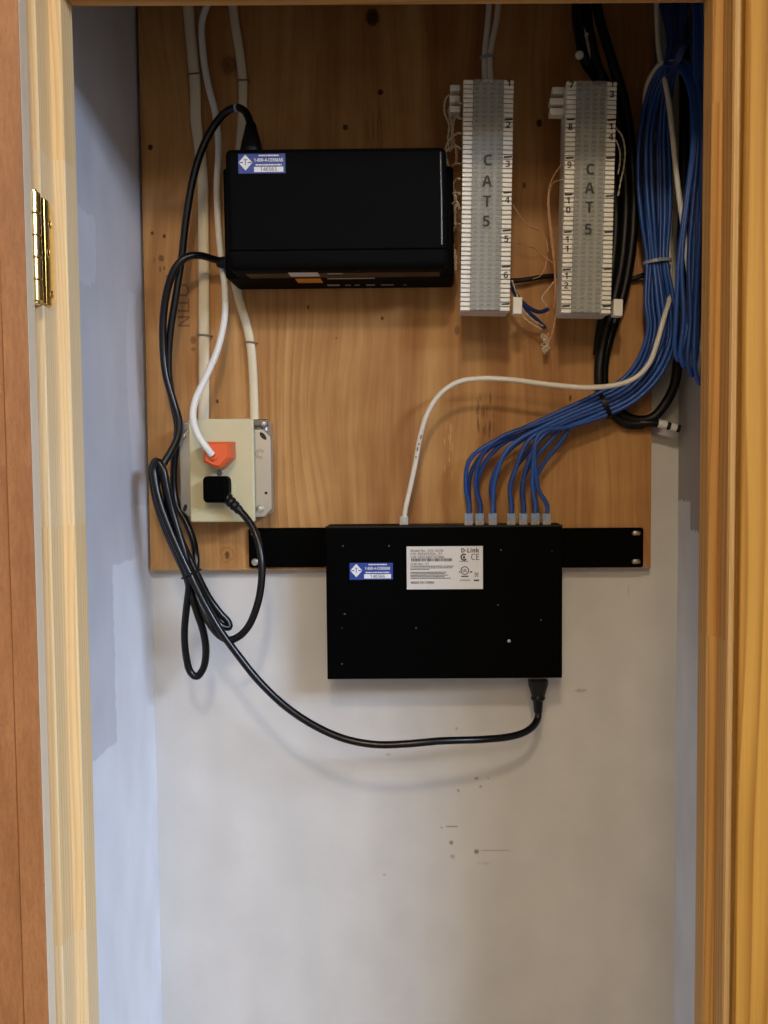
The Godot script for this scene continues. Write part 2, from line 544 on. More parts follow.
func build_setting() -> void:
	XL = W(150.5, 512, 0.0).x
	XR = W(678, 512, 0.0).x
	var lj := W(86, 512, Z_REAR).x       # left stop face
	var ljf := W(63, 512, Z_STOP).x      # left jamb face
	var rj := W(699, 512, Z_REAR).x
	var rjf := W(718, 512, Z_STOP).x
	var hj := W(390, 5, Z_REAR).y        # head stop underside
	var lo := ljf - 0.018
	var ro := rjf + 0.018

	# back wall with scuffs
	var bw := 640
	var bh := 1800
	var im := Image.create(bw, bh, false, Image.FORMAT_RGB8)
	var f := noise(201, 0.03, 3)
	var g := noise(202, 0.006, 2)
	for y in bh:
		for x in bw:
			im.set_pixel(x, y, c8(207, 205, 201) * (1.0 + 0.02 * f.get_noise_2d(x * 0.4, y * 0.5) + 0.025 * g.get_noise_2d(x * 2.0, y * 0.7)))
	B0 = Vector3(XL, 0.0, 0.0); B1 = Vector3(XR, TOP, 0.0)
	for m in [[476, 778, 2, 1.2, 0.6], [458, 790, 1.2, 1.6, 0.5], [480, 786, 1.5, 1, 0.5], [488, 778, 1.5, 0.8, 0.35], [451, 826, 6, 0.6, 0.7], [451, 842, 2.2, 1.5, 0.7], [476, 851, 2.4, 1.8, 0.8], [495, 850, 16, 0.5, 0.4], [484, 863, 8, 0.5, 0.25], [452, 856, 2.5, 2, 0.3], [384, 874, 1.6, 1.2, 0.3], [456, 728, 1.4, 1, 0.4], [388, 754, 2.5, 0.8, 0.3], [580, 690, 6, 1.6, 0.3], [441, 827, 0.8, 0.8, 0.7], [628, 590, 0.5, 4, 0.3]]:
		stain(im, m[0], m[1], m[2], m[3], m[4], c8(122, 104, 84))
	var mb := MB.new()
	mb.face([Vector3(XL - 0.05, 0, 0), Vector3(XR + 0.05, 0, 0), Vector3(XR + 0.05, TOP, 0), Vector3(XL - 0.05, TOP, 0)], Vector3(0, 0, 1), [Vector2(-0.05 / (XR - XL), 1), Vector2(1 + 0.05 / (XR - XL), 1), Vector2(1 + 0.05 / (XR - XL), 0), Vector2(-0.05 / (XR - XL), 0)])
	mb.plain_box(Vector3((XL + XR) / 2, TOP / 2, -0.051), Vector3(XR - XL + 0.1, TOP, 0.1))
	struct("wall_back", mb, tex_mat(im, 0.7), "off-white painted closet back wall with small scuffs below the switch")

	# left wall: bare board above, brushed white paint below
	var yb := WX(100, 755, XL).y
	var ys := WX(120, 562, XL).y
	var zs := WX(115, 660, XL).z
	var zc := WX(137, 540, XL).z
	var yc := WX(137, 505, XL).y
	var p0 := WX(77, 205, XL)
	var p1 := WX(96, 250, XL)
	var yp := WX(86, 284, XL).y
	var yw := WX(128, 290, XL).y
	var zw := WX(130, 420, XL).z
	var left := func(u: float, v: float, j: float) -> float:
		var z: float = u * Z_REAR + j * 0.4
		var y: float = (1.0 - v) * TOP + j * 0.6
		if y < yb or (y < ys and z < zs) or (y < yc and z < zc): return 1.0
		if y < yw and z < zw + 0.006 * sin(y * 23.0): return 0.45
		if z < p0.z and z > p1.z and y < p0.y and y > yp + maxf(0.0, (p0.z - z - 0.03)) * 0.6: return 0.55
		return 0.0
	var lm := tex_mat(wall_image(160, 1700, left, c8(206, 208, 215), c8(228, 232, 240), 301), 0.55)
	mb = MB.new()
	mb.face([Vector3(XL, 0, 0), Vector3(XL, 0, Z_REAR), Vector3(XL, TOP, Z_REAR), Vector3(XL, TOP, 0)], Vector3(1, 0, 0), [Vector2(0, 1), Vector2(1, 1), Vector2(1, 0), Vector2(0, 0)])
	mb.plain_box(Vector3(XL - 0.0405, TOP / 2, Z_REAR / 2), Vector3(0.08, TOP, Z_REAR))
	struct("wall_left", mb, lm, "left closet side wall, bare grey board above and brushed white paint below")

	var ya := WX(682, 500, XR).y
	var yd := WX(692, 529, XR).y
	var zd := WX(690, 515, XR).z
	var right := func(u: float, v: float, j: float) -> float:
		var z: float = u * Z_REAR + j * 0.3
		var y: float = (1.0 - v) * TOP + j * 0.6
		return 1.0 if y < (ya if z < zd else yd) else 0.0
	var rm := tex_mat(wall_image(160, 1700, right, c8(168, 164, 158), c8(218, 222, 230), 311), 0.6)
	mb = MB.new()
	mb.face([Vector3(XR, 0, 0), Vector3(XR, 0, Z_REAR), Vector3(XR, TOP, Z_REAR), Vector3(XR, TOP, 0)], Vector3(-1, 0, 0), [Vector2(0, 1), Vector2(1, 1), Vector2(1, 0), Vector2(0, 0)])
	mb.plain_box(Vector3(XR + 0.0405, TOP / 2, Z_REAR / 2), Vector3(0.08, TOP, Z_REAR))
	struct("wall_right", mb, rm, "right closet side wall, grey board above and white paint below")

	# partition in front of the closet
	var rx0 := -1.7
	var rx1 := 2.7
	var rz := 3.6
	mb = MB.new()
	var zc2 := (Z_REAR + Z_FRONT) / 2
	var th := Z_FRONT - Z_REAR - 0.001
	mb.plain_box(Vector3((rx0 + lo) / 2, TOP / 2, zc2), Vector3(lo - rx0, TOP, th))
	mb.plain_box(Vector3((rx1 + ro) / 2, TOP / 2, zc2), Vector3(rx1 - ro, TOP, th))
	mb.plain_box(Vector3((lo + ro) / 2, (TOP + hj + 0.027) / 2, zc2), Vector3(ro - lo, TOP - hj - 0.027, th))
	struct("wall_front", mb, M.room_paint, "painted partition wall around the closet opening")

	# the rest of the room, behind the camera
	mb = MB.new()
	mb.plain_box(Vector3(0.5, -0.05, rz / 2), Vector3(4.7, 0.1, rz + 0.4))
	struct("floor", mb, M.carpet, "dull brown carpeted floor")
	mb = MB.new()
	mb.plain_box(Vector3(0.5, TOP + 0.05, rz / 2), Vector3(4.7, 0.1, rz + 0.4))
	struct("ceiling", mb, M.ceiling, "white painted ceiling")
	mb = MB.new()
	mb.plain_box(Vector3(rx0 - 0.05, TOP / 2, (rz + Z_FRONT) / 2), Vector3(0.1, TOP, rz - Z_FRONT + 0.2))
	struct("wall_room_left", mb, M.room_paint, "painted room wall left of the closet")
	mb = MB.new()
	mb.plain_box(Vector3(0.5, TOP / 2, rz + 0.05), Vector3(4.6, TOP, 0.1))
	struct("wall_room_far", mb, M.room_paint, "painted room wall behind the viewer")
	mb = MB.new()
	mb.plain_box(Vector3(rx1 + 0.05, TOP / 2, (rz + Z_FRONT) / 2), Vector3(0.1, TOP, rz - Z_FRONT + 0.2))
	struct("wall_room_right", mb, M.room_paint, "painted room wall right of the closet")

	# ---- door frame of finger-jointed pine
	var pl := func(e: float) -> PackedVector2Array:     # left jamb profile in (x, z)
		return PackedVector2Array([Vector2(lo, Z_REAR), Vector2(lj - e, Z_REAR), Vector2(lj, Z_REAR + e), Vector2(lj, Z_STOP - e), Vector2(lj - e, Z_STOP), Vector2(ljf, Z_STOP), Vector2(ljf, Z_FRONT - e), Vector2(ljf - e, Z_FRONT), Vector2(lo, Z_FRONT)])
	var pr := func(e: float) -> PackedVector2Array:
		return PackedVector2Array([Vector2(ro, Z_REAR), Vector2(rj + e, Z_REAR), Vector2(rj, Z_REAR + e), Vector2(rj, Z_STOP - e), Vector2(rj + e, Z_STOP), Vector2(rjf, Z_STOP), Vector2(rjf, Z_FRONT - e), Vector2(rjf + e, Z_FRONT), Vector2(ro, Z_FRONT)])
	var jl := struct_node("trim_1", "finger-jointed pine door jamb with stop on the hinge side")
	var cuts := [0.0, W(80, 930, Z_STOP).y, W(80, 525, Z_STOP).y, W(70, 160, Z_STOP).y, hj + 0.027]
	var kinds := [M.pine[2], M.pine[0], M.pine[2], M.pine[0]]
	for i in 4:
		mb = MB.new()
		profile_run(mb, pl.call(0.0012), cuts[i], cuts[i + 1], i * 0.37)
		part("board", mb, kinds[i], jl)
	var jr := struct_node("trim_2", "finger-jointed pine door jamb with stop opposite the hinges")
	cuts = [0.0, W(712, 636, Z_STOP).y, hj + 0.027]
	for i in 2:
		mb = MB.new()
		profile_run(mb, pr.call(0.0012), cuts[i], cuts[i + 1], i * 0.29 + 0.1)
		part("board", mb, [M.pine[4], M.pine[3]][i], jr)
	mb = MB.new()
	mb.rbox(Vector3((lj + rj) / 2, hj + 0.0135, (Z_REAR + Z_STOP) / 2), Vector3(Z_STOP - Z_REAR, rj - lj - 0.001, 0.027), 0.001, 1, Basis(Vector3(0, 0, 1), Vector3(1, 0, 0), Vector3(0, 1, 0)))
	mb.rbox(Vector3((ljf + rjf) / 2, hj + 0.0175, (Z_FRONT + Z_STOP) / 2), Vector3(Z_FRONT - Z_STOP, rjf - ljf - 0.001, 0.019), 0.001, 1, Basis(Vector3(0, 0, 1), Vector3(1, 0, 0), Vector3(0, 1, 0)))
	struct("trim_3", mb, M.pine[3], "pine head jamb over the closet opening")
	# casings
	var zf := Z_FRONT + 0.006
	mb = MB.new()
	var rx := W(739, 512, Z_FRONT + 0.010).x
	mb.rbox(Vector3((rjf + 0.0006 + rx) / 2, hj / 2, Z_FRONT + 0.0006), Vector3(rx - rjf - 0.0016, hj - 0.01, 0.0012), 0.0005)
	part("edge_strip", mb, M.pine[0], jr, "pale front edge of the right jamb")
	mb = MB.new()
	mb.rbox(Vector3(rx + 0.0285, (hj + 0.07) / 2, zf), Vector3(0.057, hj + 0.07, 0.012), 0.003, 2)
	M.pine_casing.uv1_offset = Vector3(0.12 - (rx + zf) / 0.096, 0.0, 0.0)
	struct("trim_4", mb, M.pine_casing, "wide-grained yellow pine casing at the right edge")
	mb = MB.new()
	mb.rbox(Vector3(ljf - 0.0065 - 0.0285, (hj + 0.07) / 2, zf), Vector3(0.057, hj + 0.07, 0.012), 0.003, 2)
	struct("trim_5", mb, M.pine[1], "pine casing behind the open door")
	mb = MB.new()
	mb.rbox(Vector3((ljf + rjf) / 2, hj + 0.0145 + 0.035, zf), Vector3(0.012, rjf - ljf + 0.01, 0.04), 0.003, 2, Basis(Vector3(0, 0, 1), Vector3(1, 0, 0), Vector3(0, 1, 0)))
	struct("trim_6", mb, M.pine_casing, "pine head casing over the opening")

	# ---- the open door: red-brown skin, pale solid edge
	var dn := W(34, 512, 0.402)
	var dr := W(41, 512, 0.369)
	var tdir := Vector3(dn.x - dr.x, 0, dn.z - dr.z)
	var thick := tdir.length()
	tdir = tdir.normalized()
	var across := Vector3(-tdir.z, 0, tdir.x)      # towards the free end
	var dh := 2.0
	var door := struct_node("door_1", "red-brown wooden door standing wide open with a pale hinge edge")
	var db := Basis(across, Vector3.UP, tdir)
	mb = MB.new()
	mb.rbox(Vector3(dr.x, 0.015 + dh / 2, dr.z) + tdir * thick / 2 + across * 0.009, Vector3(0.018, dh, thick), 0.0006, 1, db)
	part("door_edge", mb, M.door_edge, door, "pale unfinished hinge edge of the door")
	mb = MB.new()
	mb.rbox(Vector3(dr.x, 0.015 + dh / 2, dr.z) + tdir * (thick / 2 + 0.0003) + across * (0.0185 + 0.25), Vector3(0.5, dh, thick + 0.0006), 0.0008, 1, db)
	part("door_skin", mb, M.door_skin, door)
	# thin skin over the edge strip
	mb = MB.new()
	mb.rbox(Vector3(dr.x, 0.015 + dh / 2, dr.z) + tdir * (thick + 0.0008) + across * 0.0095, Vector3(0.0185, dh, 0.0022), 0.0006, 1, db)
	part("door_skin", mb, M.door_skin, door)

	# ---- brass hinge
	var hp := W(34, 247, 0.3665)
	var ht := W(34, 192, 0.3665).y
	var hb := W(34, 302, 0.3665).y
	var hinge := thing("door_hinge", "polished brass butt hinge on the left pine jamb", "hinge", Vector3(hp.x, hb, hp.z))
	var hl := ht - hb
	for k in 5:
		mb = MB.new()
		var y0 := hl * k / 5.0
		mb.lathe(Vector3(0, y0 + 0.0003, 0), Vector3.UP, [[0.0, 0.0], [0.0054, 0.0], [0.0061, 0.0006], [0.0061, hl / 5.0 - 0.0012], [0.0054, hl / 5.0 - 0.0006], [0.0, hl / 5.0 - 0.0006]], 20)
		part("knuckle", mb, M.brass, hinge)
	mb = MB.new()
	mb.lathe(Vector3(0, -0.002, 0), Vector3.UP, [[0.0, 0.0], [0.0035, 0.0], [0.004, 0.001], [0.004, 0.002], [0.0, 0.002]], 16)
	part("pin_cap", mb, M.brass, hinge)
	mb = MB.new()
	mb.lathe(Vector3(0, hl, 0), Vector3.UP, [[0.004, 0.0], [0.004, 0.001], [0.0035, 0.002], [0.0, 0.002]], 16)
	part("pin_cap", mb, M.brass, hinge)
	# leaf on the jamb face, rounded rear corners, and the bit that turns out to the knuckles
	var lx := ljf - hp.x + 0.0002
	var z0 := Z_FRONT - 0.002 - hp.z
	var z1 := Z_STOP + 0.009 - hp.z
	var poly := PackedVector2Array([Vector2(z0, 0.0), Vector2(z0, hl)])
	for k in 7:
		var a := PI / 2 * k / 6.0
		poly.append(Vector2(z1 + 0.011 - 0.011 * sin(a), hl - 0.011 + 0.011 * cos(a)))
	for k in 7:
		var a := PI / 2 * k / 6.0
		poly.append(Vector2(z1 + 0.011 - 0.011 * cos(a), 0.011 - 0.011 * sin(a)))
	mb = MB.new()
	mb.prism(poly, Vector3(lx, 0, 0), Vector3(0, 0, 1), Vector3.UP, Vector3.RIGHT, 0.002, 0.0004)
	mb.rbox(Vector3((lx + 0.0) / 2 + 0.001, hl / 2, (z0 + 0.0) / 2), Vector3(0.0016, hl * 0.985, absf(z0) + 0.002), 0.0005, 1, Basis(Vector3.UP, atan2(-(lx), -(z0)) * 0.5))
	var leaf := part("leaf", mb, M.brass, hinge, "brass leaf screwed to the jamb")
	for s in [[0.78, 0.62], [0.5, 0.34], [0.12, 0.62]]:
		mb = MB.new()
		var c := Vector3(lx + 0.002, hl * s[0], lerpf(z0, z1, s[1]))
		mb.lathe(c, Vector3.RIGHT, [[0.0038, 0.0], [0.0035, 0.0006], [0.0, 0.0010]], 14)
		mb.plain_box(c + Vector3(0.001, 0, 0), Vector3(0.0004, 0.005, 0.0008))
		part("screw", mb, M.brass, leaf)
	mb = MB.new()
	mb.rbox(Vector3(-0.004, hl / 2, 0.006), Vector3(0.0018, hl * 0.98, 0.016), 0.0006, 1, Basis(Vector3.UP, 0.25))
	part("leaf", mb, M.brass, hinge, "brass leaf let into the door edge")

func profile_run(mb: MB, poly: PackedVector2Array, y0: float, y1: float, shift: float) -> void:
	var run := 0.0
	for k in poly.size():
		var a := poly[k]
		var b := poly[(k + 1) % poly.size()]
		var d := b - a
		var nn := Vector3(d.y, 0, -d.x).normalized()
		# outward test against the profile itself
		var m := (a + b) / 2 + Vector2(nn.x, nn.z) * 0.0003
		if Geometry2D.is_point_in_polygon(m, poly): nn = -nn
		var l := d.length()
		mb.face([Vector3(a.x, y0, a.y), Vector3(b.x, y0, b.y), Vector3(b.x, y1, b.y), Vector3(a.x, y1, a.y)], nn, [Vector2(run + shift, y0 + shift), Vector2(run + l + shift, y0 + shift), Vector2(run + l + shift, y1 + shift), Vector2(run + shift, y1 + shift)])
		run += l
	var t := Geometry2D.triangulate_polygon(poly)
	for e in [[y0, Vector3.DOWN], [y1, Vector3.UP]]:
		var ids := []
		for p in poly: ids.append(mb.vert(Vector3(p.x, e[0], p.y), e[1], p))
		for k in range(0, t.size(), 3): mb.tri(ids[t[k]], ids[t[k + 1]], ids[t[k + 2]])

func build_board() -> void:
	var root := thing("backboard", "plywood backboard fixed to the closet wall behind all the gear", "board")
	var mb := MB.new()
	mb.face([B0, Vector3(B1.x, B0.y, B0.z), B1, Vector3(B0.x, B1.y, B0.z)], Vector3(0, 0, 1), [Vector2(0, 1), Vector2(1, 1), Vector2(1, 0), Vector2(0, 0)])
	part("veneer", mb, M.board, root)
	mb = MB.new()
	mb.plain_box(Vector3((B0.x + B1.x) / 2, (B0.y + B1.y) / 2, B0.z / 2 - 0.0002), Vector3(B1.x - B0.x, B1.y - B0.y, B0.z - 0.0008))
	part("core", mb, M.board_edge, root)
	var p := W(183, 306, B0.z)
	lettering("OTIN", 0.0135, p + Vector3(0, 0, 0.0001), M.stencil, root, "stencil", -PI / 2, 0.0, 1.25)

func board_corners() -> void:
	B0 = Vector3(W(149.5, 512, Z_BOARD).x, W(400, 569, Z_BOARD).y, Z_BOARD)
	B1 = Vector3(W(651, 512, Z_BOARD).x, 2.30, Z_BOARD)

# ---------------------------------------------------------------- stickers
func dash_line(mb: MB, rng: RandomNumberGenerator, x0: float, x1: float, y: float, h: float, z: float) -> void:
	var x := x0
	while x < x1:
		var l := minf(rng.randf_range(0.0008, 0.0034), x1 - x)
		mb.plain_box(Vector3(x + l / 2, y, z), Vector3(l, h, 0.0001))
		x += l + 0.0005

func asset_sticker(parent: Node3D, at: Vector3, w: float, h: float, number: String) -> void:
	var mb := MB.new()
	mb.rbox(at, Vector3(w, h, 0.0004), 0.0002)
	var s := part("asset_sticker", mb, M.sticker, parent, "blue service sticker with white diamond and number " + number)
	var z := at.z + 0.0003
	mb = MB.new()
	var c := at + Vector3(-w * 0.345, h * 0.05, 0.0003)
	mb.prism(PackedVector2Array([Vector2(-h * 0.36, 0), Vector2(0, -h * 0.40), Vector2(h * 0.36, 0), Vector2(0, h * 0.40)]), c, Vector3.RIGHT, Vector3.UP, Vector3.BACK, 0.0001)
	mb.plain_box(at + Vector3(w * 0.145, -h * 0.30, 0.0003), Vector3(w * 0.62, h * 0.26, 0.0001))
	var rng := RandomNumberGenerator.new()
	rng.seed = 3
	dash_line(mb, rng, at.x - w * 0.06, at.x + w * 0.36, at.y + h * 0.40, h * 0.07, z)
	dash_line(mb, rng, at.x - w * 0.13, at.x + w * 0.42, at.y - h * 0.07, h * 0.07, z)
	part("print", mb, M.white_print, s)
	lettering("1-800-4-CERMAK", h * 0.17, at + Vector3(w * 0.145, h * 0.17, 0.0004), M.white_print, s, "lettering", 0.0, 1.0, 0.82)
	lettering(number, h * 0.19, at + Vector3(w * 0.145, -h * 0.30, 0.0005), M.ink, s)
	lettering("T", h * 0.28, c + Vector3(0, 0, 0.0002), M.sticker, s)
	mb = MB.new()
	mb.plain_box(c + Vector3(-h * 0.22, 0, 0.0002), Vector3(h * 0.2, h * 0.05, 0.0001))
	mb.plain_box(c + Vector3(h * 0.22, 0, 0.0002), Vector3(h * 0.2, h * 0.05, 0.0001))
	part("emblem_bar", mb, M.sticker, s)

func ring_mesh(mb: MB, c: Vector3, r: float, t: float, from := 0.0, to := TAU) -> void:
	var n := 20
	for k in n:
		var a := lerpf(from, to, float(k) / n)
		var b := lerpf(from, to, float(k + 1) / n)
		mb.face([c + Vector3(cos(a), sin(a), 0) * (r - t), c + Vector3(cos(a), sin(a), 0) * (r + t), c + Vector3(cos(b), sin(b), 0) * (r + t), c + Vector3(cos(b), sin(b), 0) * (r - t)], Vector3(0, 0, 1))

# ---------------------------------------------------------------- network switch
const Z_SW := 0.066

func build_switch() -> void:
	var tl := W(325.4, 526.5, Z_SW)
	var br := W(562.2, 678, Z_SW)
	var c := (tl + br) / 2
	var w := br.x - tl.x
	var h := tl.y - br.y
	var root := thing("network_switch", "flat black metal network switch hung on its rack ears at the board's lower edge", "network switch", Vector3(c.x, br.y, Z_BOARD))
	var o := root.position
	var zb := 0.024
	var mb := MB.new()
	mb.rbox(Vector3(0, h / 2, (zb + Z_SW) / 2 - Z_BOARD), Vector3(w, h, Z_SW - zb), 0.0012, 2)
	part("case", mb, M.black_case, root)
	var f := Z_SW - Z_BOARD     # local front
	var s := w / 236.5
	var loc := func(px: float, py: float) -> Vector3: return W(px, py, Z_SW) - o
	# bent lip along the top edge
	mb = MB.new()
	mb.rbox(Vector3(0, h - 0.001, f - 0.0005), Vector3(w * 1.002, 0.0022, 0.0026), 0.0006)
	part("front_lip", mb, M.black_plastic, root)
	# dimples and screws of the base plate
	for p in [[343, 546], [389, 546], [501, 550], [552, 551], [344, 614], [342, 628], [498, 605], [541, 620], [342, 664], [416, 628]]:
		mb = MB.new()
		mb.lathe(loc.call(p[0], p[1]), Vector3.BACK, [[0.0014, -0.0002], [0.0012, 0.0004], [0.0, 0.0006]], 10)
		part("rivet", mb, M.black_plastic, root)
	for p in [[343, 546], [509, 641], [389, 546], [501, 550], [498, 605], [541, 620], [416, 628], [345, 614], [342, 664]]:
		mb = MB.new()
		mb.lathe(loc.call(p[0], p[1]) + Vector3(0, 0, 0.0002), Vector3.BACK, [[0.0009, 0.0], [0.0007, 0.0006], [0.0, 0.0008]], 8)
		part("screw", mb, M.dark_steel, root)
	# feet screw big
	mb = MB.new()
	mb.lathe(loc.call(509, 641), Vector3.BACK, [[0.002, 0.0], [0.0018, 0.0006], [0.0, 0.0008]], 12)
	part("screw", mb, M.steel, root)
	# white product label
	var la: Vector3 = loc.call(406.5, 546.5)
	var lb: Vector3 = loc.call(483, 589)
	var lc := (la + lb) / 2 + Vector3(0, 0, 0.0001)
	var lw := lb.x - la.x
	var lh := la.y - lb.y
	mb = MB.new()
	mb.rbox(lc, Vector3(lw, lh, 0.0004), 0.0002)
	var lab := part("product_label", mb, M.label, root, "white printed product label with barcode and approval marks")
	var z := lc.z + 0.0004
	var P := func(u: float, v: float) -> Vector3: return Vector3(la.x + lw * u, la.y - lh * v, z)
	var left_text := func(txt: String, u: float, v: float, cap: float, bold := 0.0) -> void:
		var t := lettering(txt, cap, P.call(u, v), M.ink, lab, "lettering", 0.0, bold)
		t.mesh.horizontal_alignment = HORIZONTAL_ALIGNMENT_LEFT
	left_text.call("Model No.: DSS-16200", 0.05, 0.10, 0.0028)
	left_text.call("P/N: BDS6162DA....E1", 0.05, 0.175, 0.0028)
	left_text.call("S/N: DRB26B6C003846", 0.05, 0.25, 0.0028)
	left_text.call("H/W Ver.: E1", 0.05, 0.41, 0.0028)
	left_text.call("MADE IN CHINA", 0.05, 0.84, 0.0026, 1.0)
	lettering("D-Link", 0.0050, P.call(0.83, 0.10), M.ink, lab, "lettering", 0.0, 1.0)
	lettering("CE", 0.0068, P.call(0.90, 0.255), M.ink, lab, "mark")
	lettering("UL", 0.0034, P.call(0.762, 0.565), M.ink, lab, "mark", 0.0, 1.0)
	mb = MB.new()
	ring_mesh(mb, P.call(0.762, 0.565), 0.0045, 0.0005)
	ring_mesh(mb, P.call(0.752, 0.255), 0.0034, 0.0008, 0.9, 5.6)
	var rng := RandomNumberGenerator.new()
	rng.seed = 8
	mb.plain_box(P.call(0.752, 0.26), Vector3(0.0024, 0.003, 0.0001))
	var x := 0.06
	while x < 0.60:
		var bwid := rng.randf_range(0.004, 0.014)
		var a: Vector3 = P.call(x + bwid / 2, 0.315)
		mb.plain_box(a, Vector3(bwid * lw, 0.0034, 0.0001))
		x += bwid + rng.randf_range(0.004, 0.010)
	for r in [[0.46, 0.62], [0.50, 0.60], [0.535, 0.30], [0.60, 0.52], [0.635, 0.50], [0.67, 0.54], [0.705, 0.50], [0.74, 0.58]]:
		var a: Vector3 = P.call(0.05, r[0])
		dash_line(mb, rng, a.x, a.x + (r[1] - 0.05) * lw, a.y, 0.0009, z)
	for r in [[0.69, 0.35, 0.12], [0.70, 0.79, 0.13]]:
		var a: Vector3 = P.call(r[0], r[1])
		dash_line(mb, rng, a.x, a.x + r[2] * lw, a.y, 0.0009, z)
	mb.plain_box(P.call(0.762, 0.70), Vector3(0.0085, 0.0014, 0.0001))
	mb.plain_box(P.call(0.845, 0.60), Vector3(0.0026, 0.0016, 0.0001))
	mb.plain_box(P.call(0.695, 0.60), Vector3(0.0014, 0.0016, 0.0001))
	# crossed-out bin
	mb.plain_box(P.call(0.915, 0.795), Vector3(0.006, 0.0018, 0.0001))
	for q in [-0.6, 0.6]:
		mb.plain_box(P.call(0.915, 0.67), Vector3(0.0005, 0.0066, 0.0001), Basis(Vector3.BACK, q))
	for q in [-0.0018, 0.0018]:
		mb.plain_box(P.call(0.915, 0.67) + Vector3(q, 0, 0), Vector3(0.0004, 0.004, 0.0001))
	mb.plain_box(P.call(0.915, 0.625), Vector3(0.0046, 0.0005, 0.0001))
	part("print", mb, M.ink, lab)
	# blue sticker
	var sa: Vector3 = loc.call(349.5, 563)
	var sb: Vector3 = loc.call(393, 579.5)
	asset_sticker(root, (sa + sb) / 2 + Vector3(0, 0, 0.0001), sb.x - sa.x, sa.y - sb.y, "146566")
	# ports along the top face: dark sockets with a rim
	for k in 16:
		mb = MB.new()
		var px := 404.0 + k * 9.6
		mb.rbox(Vector3((px - 444.25) * s, h + 0.0002, 0.024), Vector3(0.0102, 0.0008, 0.026), 0.0003)
		part("port", mb, M.black_plastic, root)
	# inlet in the lower face
	mb = MB.new()
	var ip: Vector3 = loc.call(538, 678)
	mb.rbox(Vector3(ip.x, -0.0005, 0.026), Vector3(0.028, 0.004, 0.024), 0.001)
	part("power_inlet", mb, M.black_plastic, root)
	# rack ears: plates with slots, standing just off the board
	for e in [[248.5, 327.0, -1.0], [561.0, 643.0, 1.0]]:
		var a := W(e[0], 528, 0.022) - o
		var b := W(e[1], 567, 0.022) - o
		var ear := CSGCombiner3D.new()
		ear.name = "rack_ear"
		var plate := CSGPolygon3D.new()
		var rad := 0.003
		var pw := b.x - a.x
		var ph := a.y - b.y
		var pts := PackedVector2Array()
		for q in [[1, 1, 0], [0, 1, 1], [0, 0, 2], [1, 0, 3]]:
			for k in 5:
				var ang: float = PI / 2 * (q[2] + k / 4.0)
				pts.append(Vector2(lerpf(rad, pw - rad, q[0]) + rad * cos(ang), lerpf(rad, ph - rad, q[1]) + rad * sin(ang)))
		plate.name = "plate"
		plate.polygon = pts
		plate.depth = 0.002
		plate.material = M.black_case
		ear.add_child(plate)
		plate.position = Vector3(0, 0, 0.001)
		for yy in [0.14, 0.86]:
			var slot := CSGPolygon3D.new()
			slot.name = "slot"
			slot.operation = CSGShape3D.OPERATION_SUBTRACTION
			var sp := PackedVector2Array()
			for k in 16:
				var ang := TAU * k / 16.0
				sp.append(Vector2((0.0026 if cos(ang) > 0 else -0.0026) + 0.0031 * cos(ang), 0.0031 * sin(ang)))
			slot.polygon = sp
			slot.depth = 0.02
			slot.material = M.black_case
			ear.add_child(slot)
			slot.position = Vector3(0.0085 if e[2] < 0 else pw - 0.0085, ph * yy, 0.01)
		root.add_child(ear, true)
		ear.position = Vector3(a.x, b.y, 0.022 - Z_BOARD)
		# pan-head screw
		for yy in [0.14, 0.86]:
			mb = MB.new()
			var sc := Vector3(a.x + (0.0085 if e[2] < 0 else pw - 0.0085), b.y + ph * yy, 0.0002)
			if e[2] > 0:
				mb.lathe(sc, Vector3.BACK, [[0.0036, 0.0], [0.0034, 0.0022], [0.0, 0.0028]], 14)
			else:
				mb.lathe(sc + Vector3(-0.001, 0, 0.004), Vector3.BACK, [[0.0042, 0.0], [0.0044, 0.0016], [0.0032, 0.0026], [0.0, 0.003]], 16)
				mb.plain_box(sc + Vector3(-0.001, 0, 0.007), Vector3(0.005, 0.0009, 0.0003))
				mb.plain_box(sc + Vector3(-0.001, 0, 0.007), Vector3(0.0009, 0.005, 0.0003))
			if e[2] > 0 or yy < 0.5: part("screw", mb, M.steel, root)

